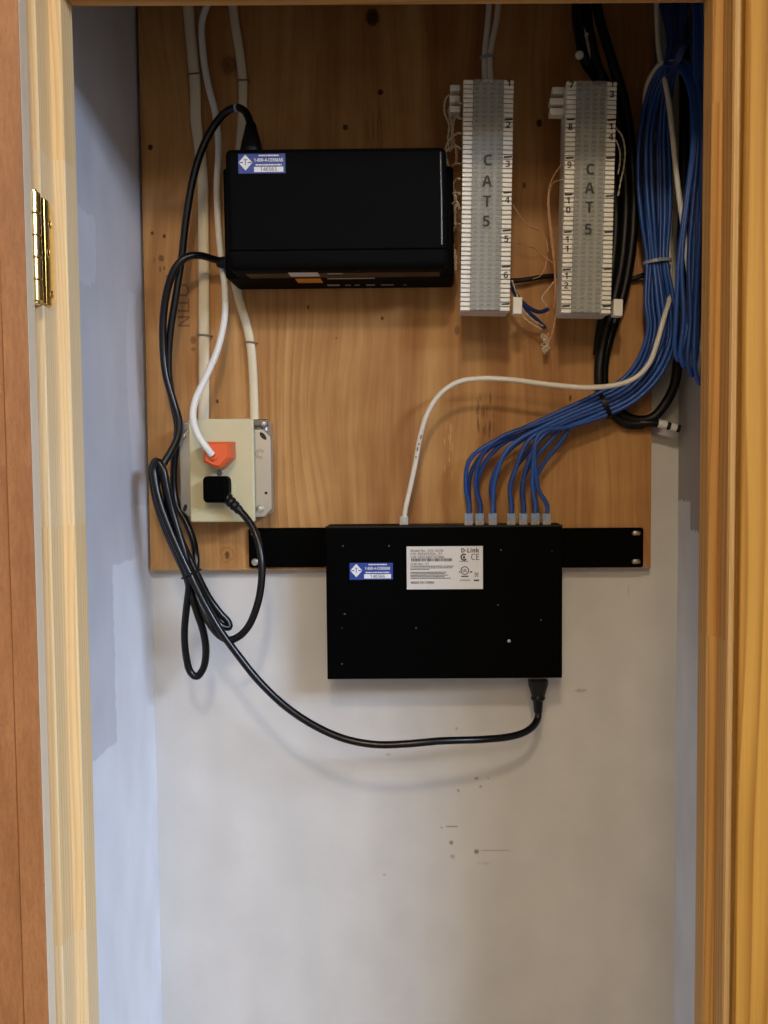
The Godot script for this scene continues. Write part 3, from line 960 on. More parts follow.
# ---------------------------------------------------------------- power box
func build_power_box() -> void:
	var zf := 0.130
	var tl := W(224.5, 147.8, zf)
	var br := W(447.5, 268, zf)
	var w := br.x - tl.x
	var h := tl.y - br.y
	var root := thing("power_box", "large black plastic power unit with rounded edges, upper left of the board", "power supply", Vector3((tl.x + br.x) / 2, br.y, Z_BOARD))
	root.rotation.z = deg_to_rad(0.25)
	var f := zf - Z_BOARD
	var ys := h - (249.0 - 149.0) / 119.0 * h
	var mb := MB.new()
	var depth := f - 0.020
	var zc := 0.020 + depth / 2
	mb.loft(Vector3(0, 0, zc), w, depth, 0.008, [[ys + 0.0004, 0.0012], [ys + 0.0016, 0.0], [h - 0.006, 0.0], [h - 0.003, 0.0007], [h - 0.001, 0.0026], [h, 0.006]])
	part("cover", mb, M.ups, root)
	mb = MB.new()
	mb.loft(Vector3(0, 0, zc), w * 1.004, depth, 0.008, [[0.0, 0.007], [0.0012, 0.0032], [0.004, 0.0010], [0.008, 0.0], [ys - 0.0016, 0.0], [ys - 0.0004, 0.0012]])
	part("end_cap", mb, M.ups, root)
	mb = MB.new()
	mb.tube(PackedVector3Array([Vector3(w / 2 - 0.0062, ys + 0.004, f - 0.0012), Vector3(w / 2 - 0.0062, h * 0.6, f - 0.0012), Vector3(w / 2 - 0.0066, h - 0.006, f - 0.0014)]), 0.0019, 0.0019, 12, 4)
	part("highlight_bead", mb, M.ups_gloss, root, "glossy bead added along the right front edge for its highlight")  # bead added so the matte cover's edge shows a bright vertical highlight
	mb = MB.new()
	var bw := W(453, 270, 0.03).x - W(236, 270, 0.03).x
	mb.rbox(Vector3((W(453, 270, 0.03).x + W(236, 270, 0.03).x) / 2 - root.position.x, h * 0.47, 0.036), Vector3(bw, h * 0.95, 0.07), 0.004, 2)
	part("base", mb, M.ups, root)
	mb = MB.new()
	var uy := -0.0004
	mb.rbox(Vector3(0.004, 0.0015, f / 2 - 0.006), Vector3(w * 0.90, 0.004, f - 0.03), 0.001)
	part("underside", mb, M.ups_base, root)
	# stickers and print on the underside
	var y0 := root.position.y - 0.0006
	var flat := func(x0: float, x1: float, p0: float, p1: float, m: Material, called: String, lab: String) -> void:
		var a := WY(x0, p0, y0)
		var b := WY(x1, p1, y0)
		var q := MB.new()
		q.plain_box((a + b) / 2 - root.position, Vector3(absf(b.x - a.x), 0.0003, absf(b.z - a.z)))
		part(called, q, m, root, lab)
	flat.call(288, 320, 272.5, 276.2, M.label, "rating_sticker", "white sticker under the power unit")
	flat.call(295, 323, 278.5, 282.5, M.amber, "warning_sticker", "orange sticker under the power unit")
	for r in [[327, 343, 273.2, 274.2], [327, 375, 278.0, 278.8], [327, 340, 284.4, 285.8], [345, 351, 284.8, 285.6], [354, 360, 284.8, 285.6], [366, 375, 284.6, 285.6], [381, 394, 284.6, 285.4], [403, 407, 284.8, 285.4]]:
		flat.call(r[0], r[1], r[2], r[3], M.channel, "print", "")
	# blue sticker upper left
	var sa := W(238.5, 153.5, zf) - root.position
	var sb := W(286, 173, zf) - root.position
	asset_sticker(root, Vector3((sa.x + sb.x) / 2, (sa.y + sb.y) / 2, f + 0.0002), sb.x - sa.x, sa.y - sb.y, "146565")
	# cable boots
	mb = MB.new()
	var t := W(252, 149, 0.10) - root.position
	mb.lathe(Vector3(t.x, h - 0.002, t.z), Vector3.UP, [[0.0, 0.0], [0.0125, 0.0], [0.0125, 0.010], [0.0108, 0.018], [0.0070, 0.032], [0.0054, 0.039], [0.0, 0.039]], 18)
	part("cable_boot", mb, M.black_plastic, root)
	mb = MB.new()
	var u := W(226, 263, 0.05) - root.position
	mb.lathe(Vector3(u.x + 0.004, u.y, u.z), Vector3(-1, 0.12, 0), [[0.0, 0.0], [0.008, 0.0], [0.008, 0.004], [0.0056, 0.014], [0.0, 0.014]], 16)
	part("cable_boot", mb, M.black_plastic, root)

# ---------------------------------------------------------------- punch-down blocks
const Z_BLK := 0.115

func build_block(label: String, top: Vector2, bottom: Vector2, wpx: float, word: Array, left_marks: Array, right_marks: Array, tabs: Array) -> void:
	var a := W(top.x, top.y, Z_BLK)
	var b := W(bottom.x, bottom.y, Z_BLK)
	var c := (a + b) / 2
	var L := a.distance_to(b)
	var s := L / top.distance_to(bottom)
	var w := wpx * s
	var root := thing("punch_block", label, "wiring block", c, "punch-down blocks")
	root.rotation.z = atan2(-(a.x - b.x), a.y - b.y)
	var inv := root.transform.affine_inverse()
	var mb := MB.new()
	mb.rbox(Vector3(0, 0, -0.028), Vector3(w * 0.985, L * 0.99, 0.036), 0.002, 1)
	part("body", mb, M.block, root)
	# stand-off bracket behind
	mb = MB.new()
	mb.rbox(Vector3(0, L * 0.36, -0.0713), Vector3(w * 0.6, L * 0.16, 0.0508), 0.002)
	part("bracket", mb, M.block, root)
	mb = MB.new()
	mb.rbox(Vector3(0, -L * 0.34, -0.0713), Vector3(w * 0.6, L * 0.16, 0.0508), 0.002)
	part("bracket", mb, M.block, root)
	for t in tabs:
		mb = MB.new()
		var p0 := inv * W(t[0], t[1], 0.085)
		var p1 := inv * W(t[2], t[3], 0.085)
		mb.rbox(Vector3((p0.x + p1.x) / 2, (p0.y + p1.y) / 2, 0.085 - Z_BLK), Vector3(p1.x - p0.x, p0.y - p1.y, 0.014), 0.001)
		part("bracket_tab", mb, M.tooth, root)
	# floor of the centre channel, with the cover's end walls
	mb = MB.new()
	mb.rbox(Vector3(0, 0, -0.0095), Vector3(w * 0.62, L * 0.985, 0.006), 0.001)
	part("channel", mb, M.channel, root)
	# 4 x 50 contact clips
	var rows := 50
	mb = MB.new()
	for r in rows:
		var y := L * (0.5 - (r + 0.5) / rows)
		for k in 4:
			var x: float = w * [-0.225, -0.07, 0.085, 0.24][k]
			mb.plain_box(Vector3(x, y, -0.0055), Vector3(w * 0.085, L / rows * 0.46, 0.003))
	var cl := part("contact_clips", mb, M.clip, root, "rows of small metal contact clips")
	cl.set_meta("kind", "stuff")
	# toothed fanning strips
	for sd in [-1.0, 1.0]:
		mb = MB.new()
		for r in rows:
			var y := L * (0.5 - (r + 0.5) / rows)
			mb.rbox(Vector3(sd * w * 0.400, y, -0.006), Vector3(w * 0.195, L / rows * 0.80, 0.012), 0.0006)
		var st := part("fanning_strip", mb, M.tooth, root, "white toothed strip with ink marks")
		st.set_meta("kind", "stuff")
		var marks: Array = left_marks if sd < 0 else right_marks
		for m in marks:
			var q := inv * W(lerpf(top.x, bottom.x, (m[1] - top.y) / (bottom.y - top.y)) + sd * wpx * 0.400, m[1], Z_BLK)
			if m[0] == "-":
				mb = MB.new()
				mb.plain_box(Vector3(q.x, q.y, 0.0003), Vector3(w * 0.16, 0.0019, 0.0004), Basis(Vector3.BACK, 0.08))
				part("ink_dash", mb, M.ink, root)
			else:
				lettering(m[0], 0.0070, Vector3(q.x, q.y, 0.0003), M.ink, root, "ink_digit", 0.0, 1.0)
	# clear cover with the printed word
	mb = MB.new()
	mb.rbox(Vector3(0, 0, 0.0015), Vector3(w * 0.605, L * 0.995, 0.0022), 0.0008)
	var cov := part("cover", mb, M.cover, root, "clear plastic cover")
	for k in word.size():
		var q := inv * W(lerpf(top.x, bottom.x, (word[k][1] - top.y) / (bottom.y - top.y)), word[k][1], Z_BLK)
		lettering(word[k][0], 0.0118, Vector3(q.x, q.y, 0.0028), M.ink, cov, "letter", 0.0, 1.0)

# ---------------------------------------------------------------- outlet
const Z_PLATE := 0.066

func build_outlet() -> void:
	var root := thing("outlet_box", "surface-mounted steel outlet box with an ivory double socket plate", "outlet", W(222, 520, Z_BOARD))
	var o := root.position
	var L := func(px: float, py: float, z: float) -> Vector3: return W(px, py, z) - o
	# steel box, then its raised cover with clipped corners
	var a: Vector3 = L.call(181, 421, 0.05)
	var b: Vector3 = L.call(270, 515, 0.05)
	var mb := MB.new()
	mb.rbox(Vector3((a.x + b.x) / 2, (a.y + b.y) / 2, 0.017), Vector3(b.x - a.x, a.y - b.y, 0.0335), 0.004, 2)
	part("steel_box", mb, M.steel, root)
	a = L.call(178.5, 429, 0.056)
	b = L.call(273, 517, 0.056)
	var cut := 0.009
	var poly := PackedVector2Array([Vector2(a.x + cut, b.y), Vector2(b.x - cut, b.y), Vector2(b.x, b.y + cut), Vector2(b.x, a.y - cut), Vector2(b.x - cut, a.y), Vector2(a.x + cut, a.y), Vector2(a.x, a.y - cut), Vector2(a.x, b.y + cut)])
	mb = MB.new()
	mb.prism(poly, Vector3(0, 0, 0.0335), Vector3.RIGHT, Vector3.UP, Vector3.BACK, 0.005, 0.0018)
	part("box_cover", mb, M.steel, root)
	# upper lug of the cover behind the plate's corner
	mb = MB.new()
	var lg: Vector3 = L.call(262, 423, 0.058)
	mb.rbox(Vector3(lg.x - 0.003, lg.y, 0.0385), Vector3(0.020, 0.009, 0.005), 0.002, 2)
	part("lug", mb, M.dark_steel, root)
	for p in [[264, 424, 0.0412, 0.0036], [260, 509, 0.0387, 0.0044], [183, 436, 0.0387, 0.0036]]:
		mb = MB.new()
		var q: Vector3 = L.call(p[0], p[1], 0.058)
		q.z = p[2]
		mb.lathe(q, Vector3.BACK, [[p[3], 0.0], [p[3], 0.0012], [p[3] * 0.7, 0.0024], [0.0, 0.003]], 16)
		mb.plain_box(q + Vector3(0, 0, 0.003), Vector3(p[3] * 1.3, 0.0008, 0.0004), Basis(Vector3.BACK, 0.6))
		part("screw", mb, M.steel, root)
	for p in [[263, 436, 0.0026, 0.0055, -0.7], [266, 493, 0.0018, 0.0018, 0.0], [185, 508, 0.0022, 0.0045, 0.3], [262, 428, 0.001, 0.001, 0.0]]:
		mb = MB.new()
		var q: Vector3 = L.call(p[0], p[1], 0.057)
		q.z = 0.0386
		var oval := PackedVector2Array()
		for k in 14: oval.append(Vector2(p[2] * cos(TAU * k / 14), p[3] * sin(TAU * k / 14)).rotated(-p[4]))
		mb.prism(oval, q - Vector3(0, 0, 0.001), Vector3.RIGHT, Vector3.UP, Vector3.BACK, 0.0012)
		part("slot_hole", mb, M.ink, root)
	# embossed arcs on the steel
	mb = MB.new()
	var em: Vector3 = L.call(259, 454, 0.057)
	for r in [0.0032, 0.0052]:
		ring_mesh(mb, Vector3(em.x + 0.001, em.y, 0.03865), r, 0.0003, 0.4, 5.4)
	part("embossing", mb, M.dark_steel, root)
	# ivory plate
	a = L.call(188, 419, Z_PLATE)
	b = L.call(255, 522, Z_PLATE)
	mb = MB.new()
	var zc := Z_PLATE - Z_BOARD
	mb.rbox(Vector3((a.x + b.x) / 2, (a.y + b.y) / 2, zc - 0.003), Vector3(b.x - a.x, a.y - b.y, 0.006), 0.0022, 3)
	part("cover_plate", mb, M.ivory, root)
	for y in [456.0, 490.0]:
		mb = MB.new()
		var q: Vector3 = L.call(220, y, Z_PLATE)
		q.z = zc
		var rp := PackedVector2Array()
		for k in 28:
			var v := Vector2(cos(TAU * k / 28), sin(TAU * k / 28)) * 0.0172
			v.y = clampf(v.y, -0.0142, 0.0142)
			rp.append(v)
		mb.prism(rp, q, Vector3.RIGHT, Vector3.UP, Vector3.BACK, 0.0015, 0.0005)
		var sk := part("socket", mb, M.ivory, root)
		mb = MB.new()
		for sx in [-0.0063, 0.0063]:
			mb.plain_box(q + Vector3(sx, 0.003, 0.0015), Vector3(0.0018, 0.007, 0.0002))
		mb.lathe(q + Vector3(0, -0.008, 0.0015), Vector3.BACK, [[0.0024, 0.0], [0.0, 0.0002]], 12)
		part("slot", mb, M.ink, sk)
	mb = MB.new()
	var sc: Vector3 = L.call(219.5, 473, Z_PLATE)
	sc.z = zc
	mb.lathe(sc, Vector3.BACK, [[0.0034, 0.0], [0.0030, 0.0008], [0.0, 0.0012]], 14)
	mb.plain_box(sc + Vector3(0, 0, 0.0012), Vector3(0.0009, 0.005, 0.0003))
	part("screw", mb, M.dark_steel, root)

# ---------------------------------------------------------------- mains cords
const R_CORD := 0.0043

func build_cords() -> void:
	# white cord with the orange plug
	var root := thing("power_cable", "white power cord hanging down to an orange plug in the upper socket", "power cable", W(218, 455, Z_PLATE))
	var o := root.position
	var L := func(px: float, py: float, z: float) -> Vector3: return W(px, py, z) - o
	var mb := MB.new()
	var pts := PackedVector2Array()
	for p in [[204.5, 449], [206.5, 441.5], [231.5, 441.5], [232, 458], [222, 468.5], [217, 468.5], [204.5, 462]]:
		var q: Vector3 = L.call(p[0], p[1], 0.088)
		pts.append(Vector2(q.x, q.y))
	mb.prism(pts, Vector3(0, 0, 0.0020), Vector3.RIGHT, Vector3.UP, Vector3.BACK, 0.030, 0.0035, 0.97)
	part("plug", mb, M.orange, root, "orange angled plug")
	mb = MB.new()
	var boot: Vector3 = L.call(212, 455.5, 0.098)
	mb.lathe(boot + Vector3(0.002, -0.002, -0.003), Vector3(-0.35, 0.55, 0.6), [[0.0062, 0.0], [0.0060, 0.003], [0.0052, 0.004]], 14)
	part("collar", mb, M.orange, root)
	var w := []
	for p in [[213, -6, 0.030], [206, 8, 0.031], [202, 22, 0.030], [203, 52, 0.029], [208, 84, 0.029], [215, 112, 0.030], [218.5, 145, 0.031], [217, 185, 0.032], [218, 220, 0.034], [221, 255, 0.037], [225, 290, 0.042], [224.5, 318, 0.050], [218, 348, 0.061], [206, 377, 0.076], [195.5, 400, 0.090], [193, 418, 0.099], [198, 435, 0.104], [206, 447, 0.104], [212, 455, 0.100]]:
		w.append(p)
	mb = MB.new()
	var pv := path(w)
	for i in pv.size(): pv[i] -= o
	mb.tube(pv, 0.0040, 0.0040, 10, 7)
	part("cord", mb, M.white_cord, root)

	# black cord from the lower socket to the top of the power box
	root = thing("power_cable", "black power cord from the lower socket, looping up to the power unit's top", "power cable", W(215, 490, Z_PLATE), "black power cords")
	var o2 := root.position
	mb = MB.new()
	var pc := W(215.5, 489.5, 0.088) - o2
	mb.rbox(Vector3(pc.x, pc.y, 0.0135), Vector3(0.0295, 0.0305, 0.023), 0.0055, 4)
	part("plug", mb, M.black_case, root)
	mb = MB.new()
	var r0 := W(226, 497, 0.083) - o2
	var r1 := W(241, 512, 0.085) - o2
	mb.lathe(r0, r1 - r0, [[0.0, -0.004], [0.0068, -0.004], [0.0068, 0.004], [0.0055, 0.0055], [0.0066, 0.007], [0.0064, 0.010], [0.0053, 0.0115], [0.0062, 0.013], [0.0060, 0.016], [0.0050, 0.0175], [0.0056, 0.019], [0.0050, 0.023], [0.0, 0.023]], 16)
	part("strain_relief", mb, M.black_plastic, root)
	mb = MB.new()
	pv = path([[236, 507, 0.084], [244, 515, 0.086], [252, 526, 0.090], [258, 541, 0.095], [261.5, 560, 0.100], [261.5, 582, 0.103], [257, 606, 0.105], [248, 627, 0.106], [238, 637, 0.106], [229, 640, 0.104], [218, 634, 0.096], [207, 619, 0.090], [196, 598, 0.088], [187, 577, 0.086], [176, 553, 0.084], [165, 527, 0.082], [157, 503, 0.080], [153, 483, 0.080], [152.5, 468, 0.080], [156, 461, 0.082], [161, 467, 0.084], [164.5, 483, 0.086], [169, 506, 0.087], [178, 533, 0.087], [188, 556, 0.086], [198, 577, 0.084], [209, 598, 0.080], [220, 613, 0.078], [228, 622, 0.077], [229, 627, 0.078], [222, 626, 0.081], [212, 613, 0.082], [203, 596, 0.080], [196, 577, 0.076], [196, 558, 0.072], [193, 540, 0.062], [186, 522, 0.056], [177, 506, 0.052], [174, 490, 0.050], [174, 465, 0.050], [176, 445, 0.052], [177.5, 425, 0.054], [172, 398, 0.058], [168.5, 370, 0.060], [170, 335, 0.062], [176, 295, 0.064], [182, 255, 0.066], [186, 220, 0.070], [192, 184, 0.074], [201, 152, 0.078], [214, 126, 0.082], [226, 112, 0.088], [236, 107.5, 0.093], [244, 110.5, 0.097], [249, 119, 0.099], [251.5, 132, 0.100]])
	for i in pv.size(): pv[i] -= o2
	mb.tube(pv, R_CORD, -1, 10, 6)
	part("cord", mb, M.cord, root)
	mb = MB.new()
	var tg := W(236, 108, 0.093) - o2
	mb.lathe(tg + Vector3(-0.002, 0.0, 0), Vector3(1, 0.15, 0), [[0.0047, 0.0], [0.0049, 0.0005], [0.0049, 0.0035], [0.0047, 0.004]], 14)
	part("tape", mb, M.grey_tie, root)

	# black cord from the switch to the power box's lower left
	root = thing("power_cable", "black power cord hanging from the switch in a long curve, up to the power unit", "power cable", W(538, 680, 0.044), "black power cords")
	var o3 := root.position
	mb = MB.new()
	var c0 := W(538, 680, 0.044) - o3
	var hw := 0.0118
	# appliance connector: wide block, shoulders, ribbed neck
	for seg in [[680.0, 684.0, 1.0, 1.0], [684.0, 697.0, 1.0, 0.60]]:
		var y0 := W(538, seg[0], 0.044).y - o3.y
		var y1 := W(538, seg[1], 0.044).y - o3.y
		var ring := func(y: float, k: float) -> Array:
			var out := []
			for q in [[-1.0, 0.6], [-0.7, 1.0], [0.7, 1.0], [1.0, 0.6], [1.0, -0.6], [0.7, -1.0], [-0.7, -1.0], [-1.0, -0.6]]: out.append(Vector3(hw * q[0] * k, y, hw * 0.72 * q[1] * k))
			return out
		var ra: Array = ring.call(y0, seg[2])
		var rb: Array = ring.call(y1, seg[3])
		for k in 8:
			var k2 := (k + 1) % 8
			var m: Vector3 = (ra[k] + ra[k2]) / 2
			mb.face([ra[k], ra[k2], rb[k2], rb[k]], Vector3(m.x, 0, m.z).normalized())
		mb.face(ra, Vector3.UP)
		mb.face(rb, Vector3.DOWN)
	var yk := W(538, 696, 0.044).y - o3.y
	mb.lathe(Vector3(0, yk, 0), Vector3.DOWN, [[0.0, -0.002], [0.0076, -0.002], [0.0086, 0.002], [0.0086, 0.0035], [0.0062, 0.006], [0.0050, 0.020], [0.0, 0.020]], 16)
	part("connector", mb, M.black_plastic, root)
	mb = MB.new()
	pv = path([[538, 709, 0.044], [538, 717, 0.046], [534.5, 724.5, 0.052], [526, 731.5, 0.062], [511, 736.5, 0.074], [482, 739.5, 0.090], [440, 741, 0.102], [405, 744, 0.106], [375, 744.5, 0.106], [345, 739, 0.106], [315, 726, 0.106], [285, 706, 0.106], [258, 680, 0.106], [238, 655, 0.106], [222, 633, 0.107], [206, 606, 0.106], [193, 580, 0.103], [181, 555, 0.102], [169, 527, 0.100], [160, 502, 0.098], [155.5, 482, 0.096], [154.5, 468, 0.094], [158, 462, 0.094], [163, 469, 0.095], [167, 488, 0.096], [172, 510, 0.096], [180, 537, 0.097], [187, 562, 0.098], [189, 585, 0.097], [186.5, 608, 0.092], [184.5, 632, 0.086], [186, 655, 0.082], [190.5, 672, 0.080], [196.5, 676.5, 0.080], [203, 669, 0.081], [206, 652, 0.083], [203.5, 632, 0.086], [198, 615, 0.090], [192, 596, 0.094], [186, 575, 0.093], [176, 550, 0.092], [165, 522, 0.091], [158, 500, 0.090], [156.5, 482, 0.086], [161, 468, 0.080], [170, 453, 0.074], [177.5, 438, 0.070], [179, 422, 0.068], [173, 400, 0.068], [166, 375, 0.068], [163, 345, 0.068], [163.5, 315, 0.070], [168, 287, 0.074], [176, 267, 0.076], [187, 257, 0.074], [200, 255.5, 0.066], [213, 259, 0.056], [223, 262, 0.050]])
	for i in pv.size(): pv[i] -= o3
	mb.tube(pv, R_CORD, -1, 10, 6)
	part("cord", mb, M.cord, root)

	# tie round the hank
	var tc := W(191.5, 574, 0.090)
	mb = MB.new()
	var rg := PackedVector3Array()
	var dirx := Vector3(0.9, 0.42, 0)
	for k in 25:
		var a := TAU * k / 24.0
		rg.append(tc + dirx.normalized() * 0.0098 * cos(a) + Vector3(0, 0, 1) * 0.018 * sin(a))
	mb.tube(rg, 0.0016, 0.0022, 6, 2)
	single("cord_tie", mb, M.black_plastic, "thin black tie round the hank of black power cords", "cable tie")
	# small black clip beside the outlet
	var cc := W(172, 508, 0.040)
	mb = MB.new()
	mb.rbox(cc + Vector3(0, 0.0078, 0), Vector3(0.019, 0.0045, 0.004), 0.0012, 2)
	mb.rbox(cc + Vector3(0, -0.0078, 0), Vector3(0.019, 0.0045, 0.004), 0.0012, 2)
	mb.rbox(cc + Vector3(0.0072, 0, 0), Vector3(0.0046, 0.015, 0.004), 0.0012, 2)
	mb.rbox(cc + Vector3(-0.0072, 0, 0), Vector3(0.0046, 0.015, 0.004), 0.0012, 2)
	mb.rbox(cc + Vector3(0.0075, 0, -0.012), Vector3(0.0044, 0.010, 0.022), 0.001, 1)
	single("cord_clip", mb, M.black_plastic, "small black open clip behind the cords, left of the outlet box", "clip")

	# flat sheathed building cables and their staples
	mb = MB.new()
	mb.tube(path([[187, -8, 0.0225], [189.5, 20, 0.0225], [193, 60, 0.0225], [195.5, 90, 0.0225], [196, 120, 0.0225], [199, 143, 0.0225], [202.5, 175, 0.0225], [203.5, 230, 0.0225], [204, 290, 0.0225], [204, 335, 0.0225], [204, 380, 0.0225], [203.5, 424, 0.0225]]), 0.0066, 0.0032, 12, 6, true)
	single("sheathed_cable", mb, M.sheath, "wide flat cream sheathed cable running down to the outlet box's left", "cable", "flat building cables")
	mb = MB.new()
	mb.tube(path([[231, -8, 0.0225], [234.5, 20, 0.0225], [240, 55, 0.0225], [243, 85, 0.0225], [242, 120, 0.0225], [239, 160, 0.0225], [234, 215, 0.0225], [232.5, 262, 0.0225], [238, 295, 0.0225], [246.5, 325, 0.0225], [250.5, 345, 0.0225], [253, 375, 0.0225], [254.5, 424, 0.0225]]), 0.0054, 0.0030, 12, 6, true)
	single("sheathed_cable", mb, M.sheath, "narrow flat cream sheathed cable passing behind the power unit to the outlet box's right", "cable", "flat building cables")
	for s in [[195, 73.5, 0.0078, 0.10, "metal staple over the wide cream cable near the top"], [243, 80, 0.0066, 0.0, "metal staple over the narrow cream cable near the top"], [204, 335, 0.0078, -0.10, "metal staple over the wide cream cable above the outlet"], [250.5, 342, 0.0066, -0.05, "metal staple over the narrow cream cable above the outlet"]]:
		mb = MB.new()
		var q := W(s[0], s[1], 0.0262)
		var bs := Basis(Vector3.BACK, s[3])
		mb.rbox(q, Vector3(s[2] * 2.1, 0.0022, 0.0012), 0.0005, 1, bs)
		for sx in [-1.0, 1.0]:
			mb.rbox(q + bs * Vector3(sx * s[2] * 1.02, 0, -0.0042), Vector3(0.0013, 0.0022, 0.0084), 0.0004, 1, bs)
		single("cable_staple", mb, M.dark_steel, s[4], "staple", "cable staples")

# ---------------------------------------------------------------- network cables
func rj_plug(mb: MB, at: Vector3, length: float) -> void:
	mb.rbox(at + Vector3(0, length / 2, 0), Vector3(0.0102, length, 0.0075), 0.0008)
	mb.rbox(at + Vector3(0, length * 0.55, 0.0045), Vector3(0.0055, length * 0.8, 0.0014), 0.0005, 1, Basis(Vector3.RIGHT, 0.08))

func build_network() -> void:
	var rng := RandomNumberGenerator.new()
	rng.seed = 21
	var order := ["first", "second", "third", "fourth", "fifth", "sixth", "seventh"]
	var front := [468.5, 479.5, 492.5, 511.0, 523.0, 535.0, 546.5]
	var list := []
	for k in 7: list.append([front[k], 0.056, "blue network cable in the %s front plug from the left atop the switch" % order[k], k / 6.0])
	for k in 6: list.append([front[k] + 0.6, 0.037, "blue network cable plugged in behind the %s front plug from the left" % order[k], (k + 0.5) / 6.0])
	# places of the cables in the bundle: at the black tie, at the grey tie and above
	for i in list.size():
		var x: float = list[i][0]
		var z: float = list[i][1]
		var t: float = list[i][3]
		var rear: bool = i >= 7
		var lane := i if i < 7 else i - 7
		var layer := 0.010 if not rear else 0.0
		var u := (lane - (3.0 if not rear else 2.5)) / 3.0       # -1 .. 1 across the bundle
		var zz := 0.046 + layer
		var j := rng.randf_range(-1.5, 1.5)
		var j2 := rng.randf_range(-2.4, 2.4)
		var j3 := rng.randf_range(-0.006, 0.006)
		var root := thing("network_cable", list[i][2], "network cable", W(x, 525, z), "blue network cables")
		var o := root.position
		var mb := MB.new()
		rj_plug(mb, Vector3(0, -0.0005, 0), 0.0145)
		part("plug", mb, M.clear_plug, root, "clear plastic plug")
		mb = MB.new()
		for k in 8: mb.plain_box(Vector3((k - 3.5) * 0.0011, 0.003, 0.0039), Vector3(0.0005, 0.004, 0.0003))
		part("contacts", mb, M.gold, root)
		var p := []
		p.append([x, 519, z])
		p.append([x + 0.5, 505, z])
		if rear:
			p.append([x - 2 + j, 488, z + 0.004])
			p.append([x + 2 + 6 * t + j, 468 - 4 * t, z + 0.008])
			p.append([x + 20 + 4 * t, lerpf(447, 444, t) + j, z + 0.012])
			p.append([lerpf(532, 578, t), lerpf(427, 424, t) + j, 0.052])
		else:
			var bend: float = [462, 458, 474, 468, 466, 468, 476][lane]
			p.append([x - [2.5, 3.5, -1, 1, 0.5, 2, 8][lane], 490, z + 0.002])
			p.append([x + [0, 1, 4, 5, 4, -2, -10][lane], bend, z + 0.007])
			p.append([x + [14, 20, 16, 18, 18, 4, -8][lane], bend - [14, 20, 26, 28, 28, 34, 42][lane], z + 0.010])
			p.append([lerpf(538, 572, t), lerpf(420, 427, t) + j, 0.060])
		# black tie, slanted across the bundle
		p.append([603 + u * 5.0, 404 + u * 10.5, zz])
		p.append([630 + u * 6.5, 389 + u * 10.5, zz + 0.002])
		p.append([650 + u * 11, 366 + u * 8, zz + 0.004])
		p.append([662 + u * 14 - j2, 334 + u * 5, zz + 0.006 + j3])
		p.append([660 + u * 14.5 - j2, 300, zz + 0.006 + j3])
		p.append([657 + u * 10.0, 262, zz + 0.004])
		p.append([655 + u * 14.0 + j2 * 0.7, 215, zz + 0.006 + j3])
		p.append([653.5 + u * 15.5 + j2, 175, zz + 0.008 + j3])
		p.append([654 + u * 13.5 + j2, 130, zz + 0.012 + j3])
		p.append([660 + u * 11.0, 92, zz + 0.020])
		p.append([669 + u * 7.0, 66 - u * 2.0, zz + 0.032])
		if i in [0, 3, 7, 11]:
			# over the hanger, down in front of the right wall and back up
			var v := (float(i) / 11.0) * 2.0 - 1.0
			p.append([683 + v * 4, 66 - v * 3, 0.110])
			p.append([694 + v * 4, 92, 0.130])
			p.append([697 + v * 4, 140, 0.145])
			p.append([693 + v * 7 + j2, 200, 0.150 + j3])
			p.append([688 + v * 9 + j2, 260, 0.150 + j3])
			p.append([686 + v * 10 - j2, 320, 0.148 + j3])
			p.append([685 + v * 10, 358 + 10 * v, 0.146])
			p.append([689 + v * 11, 372 + 12 * v, 0.142])
			p.append([694 + v * 9, 350 + 12 * v, 0.138])
			p.append([697 + v * 6, 300, 0.134])
			p.append([699 + v * 4, 200, 0.130])
			p.append([699 + v * 4, 80, 0.126])
			p.append([697 + v * 3, -12, 0.12])
		else:
			p.append([674 + u * 8, 40, 0.070])
			p.append([672 + u * 14, 10, 0.050])
			p.append([670 + u * 18, -14, 0.040])
		var pv := path(p)
		for k in pv.size(): pv[k] -= o
		mb = MB.new()
		mb.tube(pv, 0.00262, -1, 8, 5)
		part("jacket", mb, M.blue[i % 3], root)

	# the white one, alone at the left of the switch's top
	var root := thing("network_cable", "white network cable arching from the switch's left port to the blue bundle", "network cable", W(404, 525, 0.050))
	var o := root.position
	var mb := MB.new()
	rj_plug(mb, Vector3(0, -0.0005, 0), 0.011)
	part("plug", mb, M.clear_white, root, "clear plastic plug")
	var pv := path([[404, 521, 0.050], [405.5, 508, 0.052], [410, 488, 0.056], [415.5, 462, 0.060], [420.5, 435, 0.064], [428, 412, 0.068], [441, 393, 0.072], [458, 382, 0.074], [480, 378.5, 0.076], [510, 379.5, 0.078], [550, 384.5, 0.080], [590, 387.5, 0.082], [620, 384, 0.084], [638, 376, 0.084], [650, 362, 0.082], [657, 343, 0.078], [664, 318, 0.074], [670, 296, 0.056], [670, 275, 0.044], [668.5, 245, 0.040], [670, 205, 0.040], [664, 160, 0.044], [650, 122, 0.054], [645, 100, 0.064], [650, 78, 0.074], [662, 64, 0.082], [678, 64, 0.092], [688, 82, 0.106], [694, 110, 0.118], [697, 145, 0.122], [698, 190, 0.122], [698, 240, 0.120], [698, 285, 0.120], [700, 330, 0.116]])
	for k in pv.size(): pv[k] -= o
	mb = MB.new()
	mb.tube(pv, 0.0030, -1, 9, 6)
	part("jacket", mb, M.white_net, root)
	# printing along its jacket
	mb = MB.new()
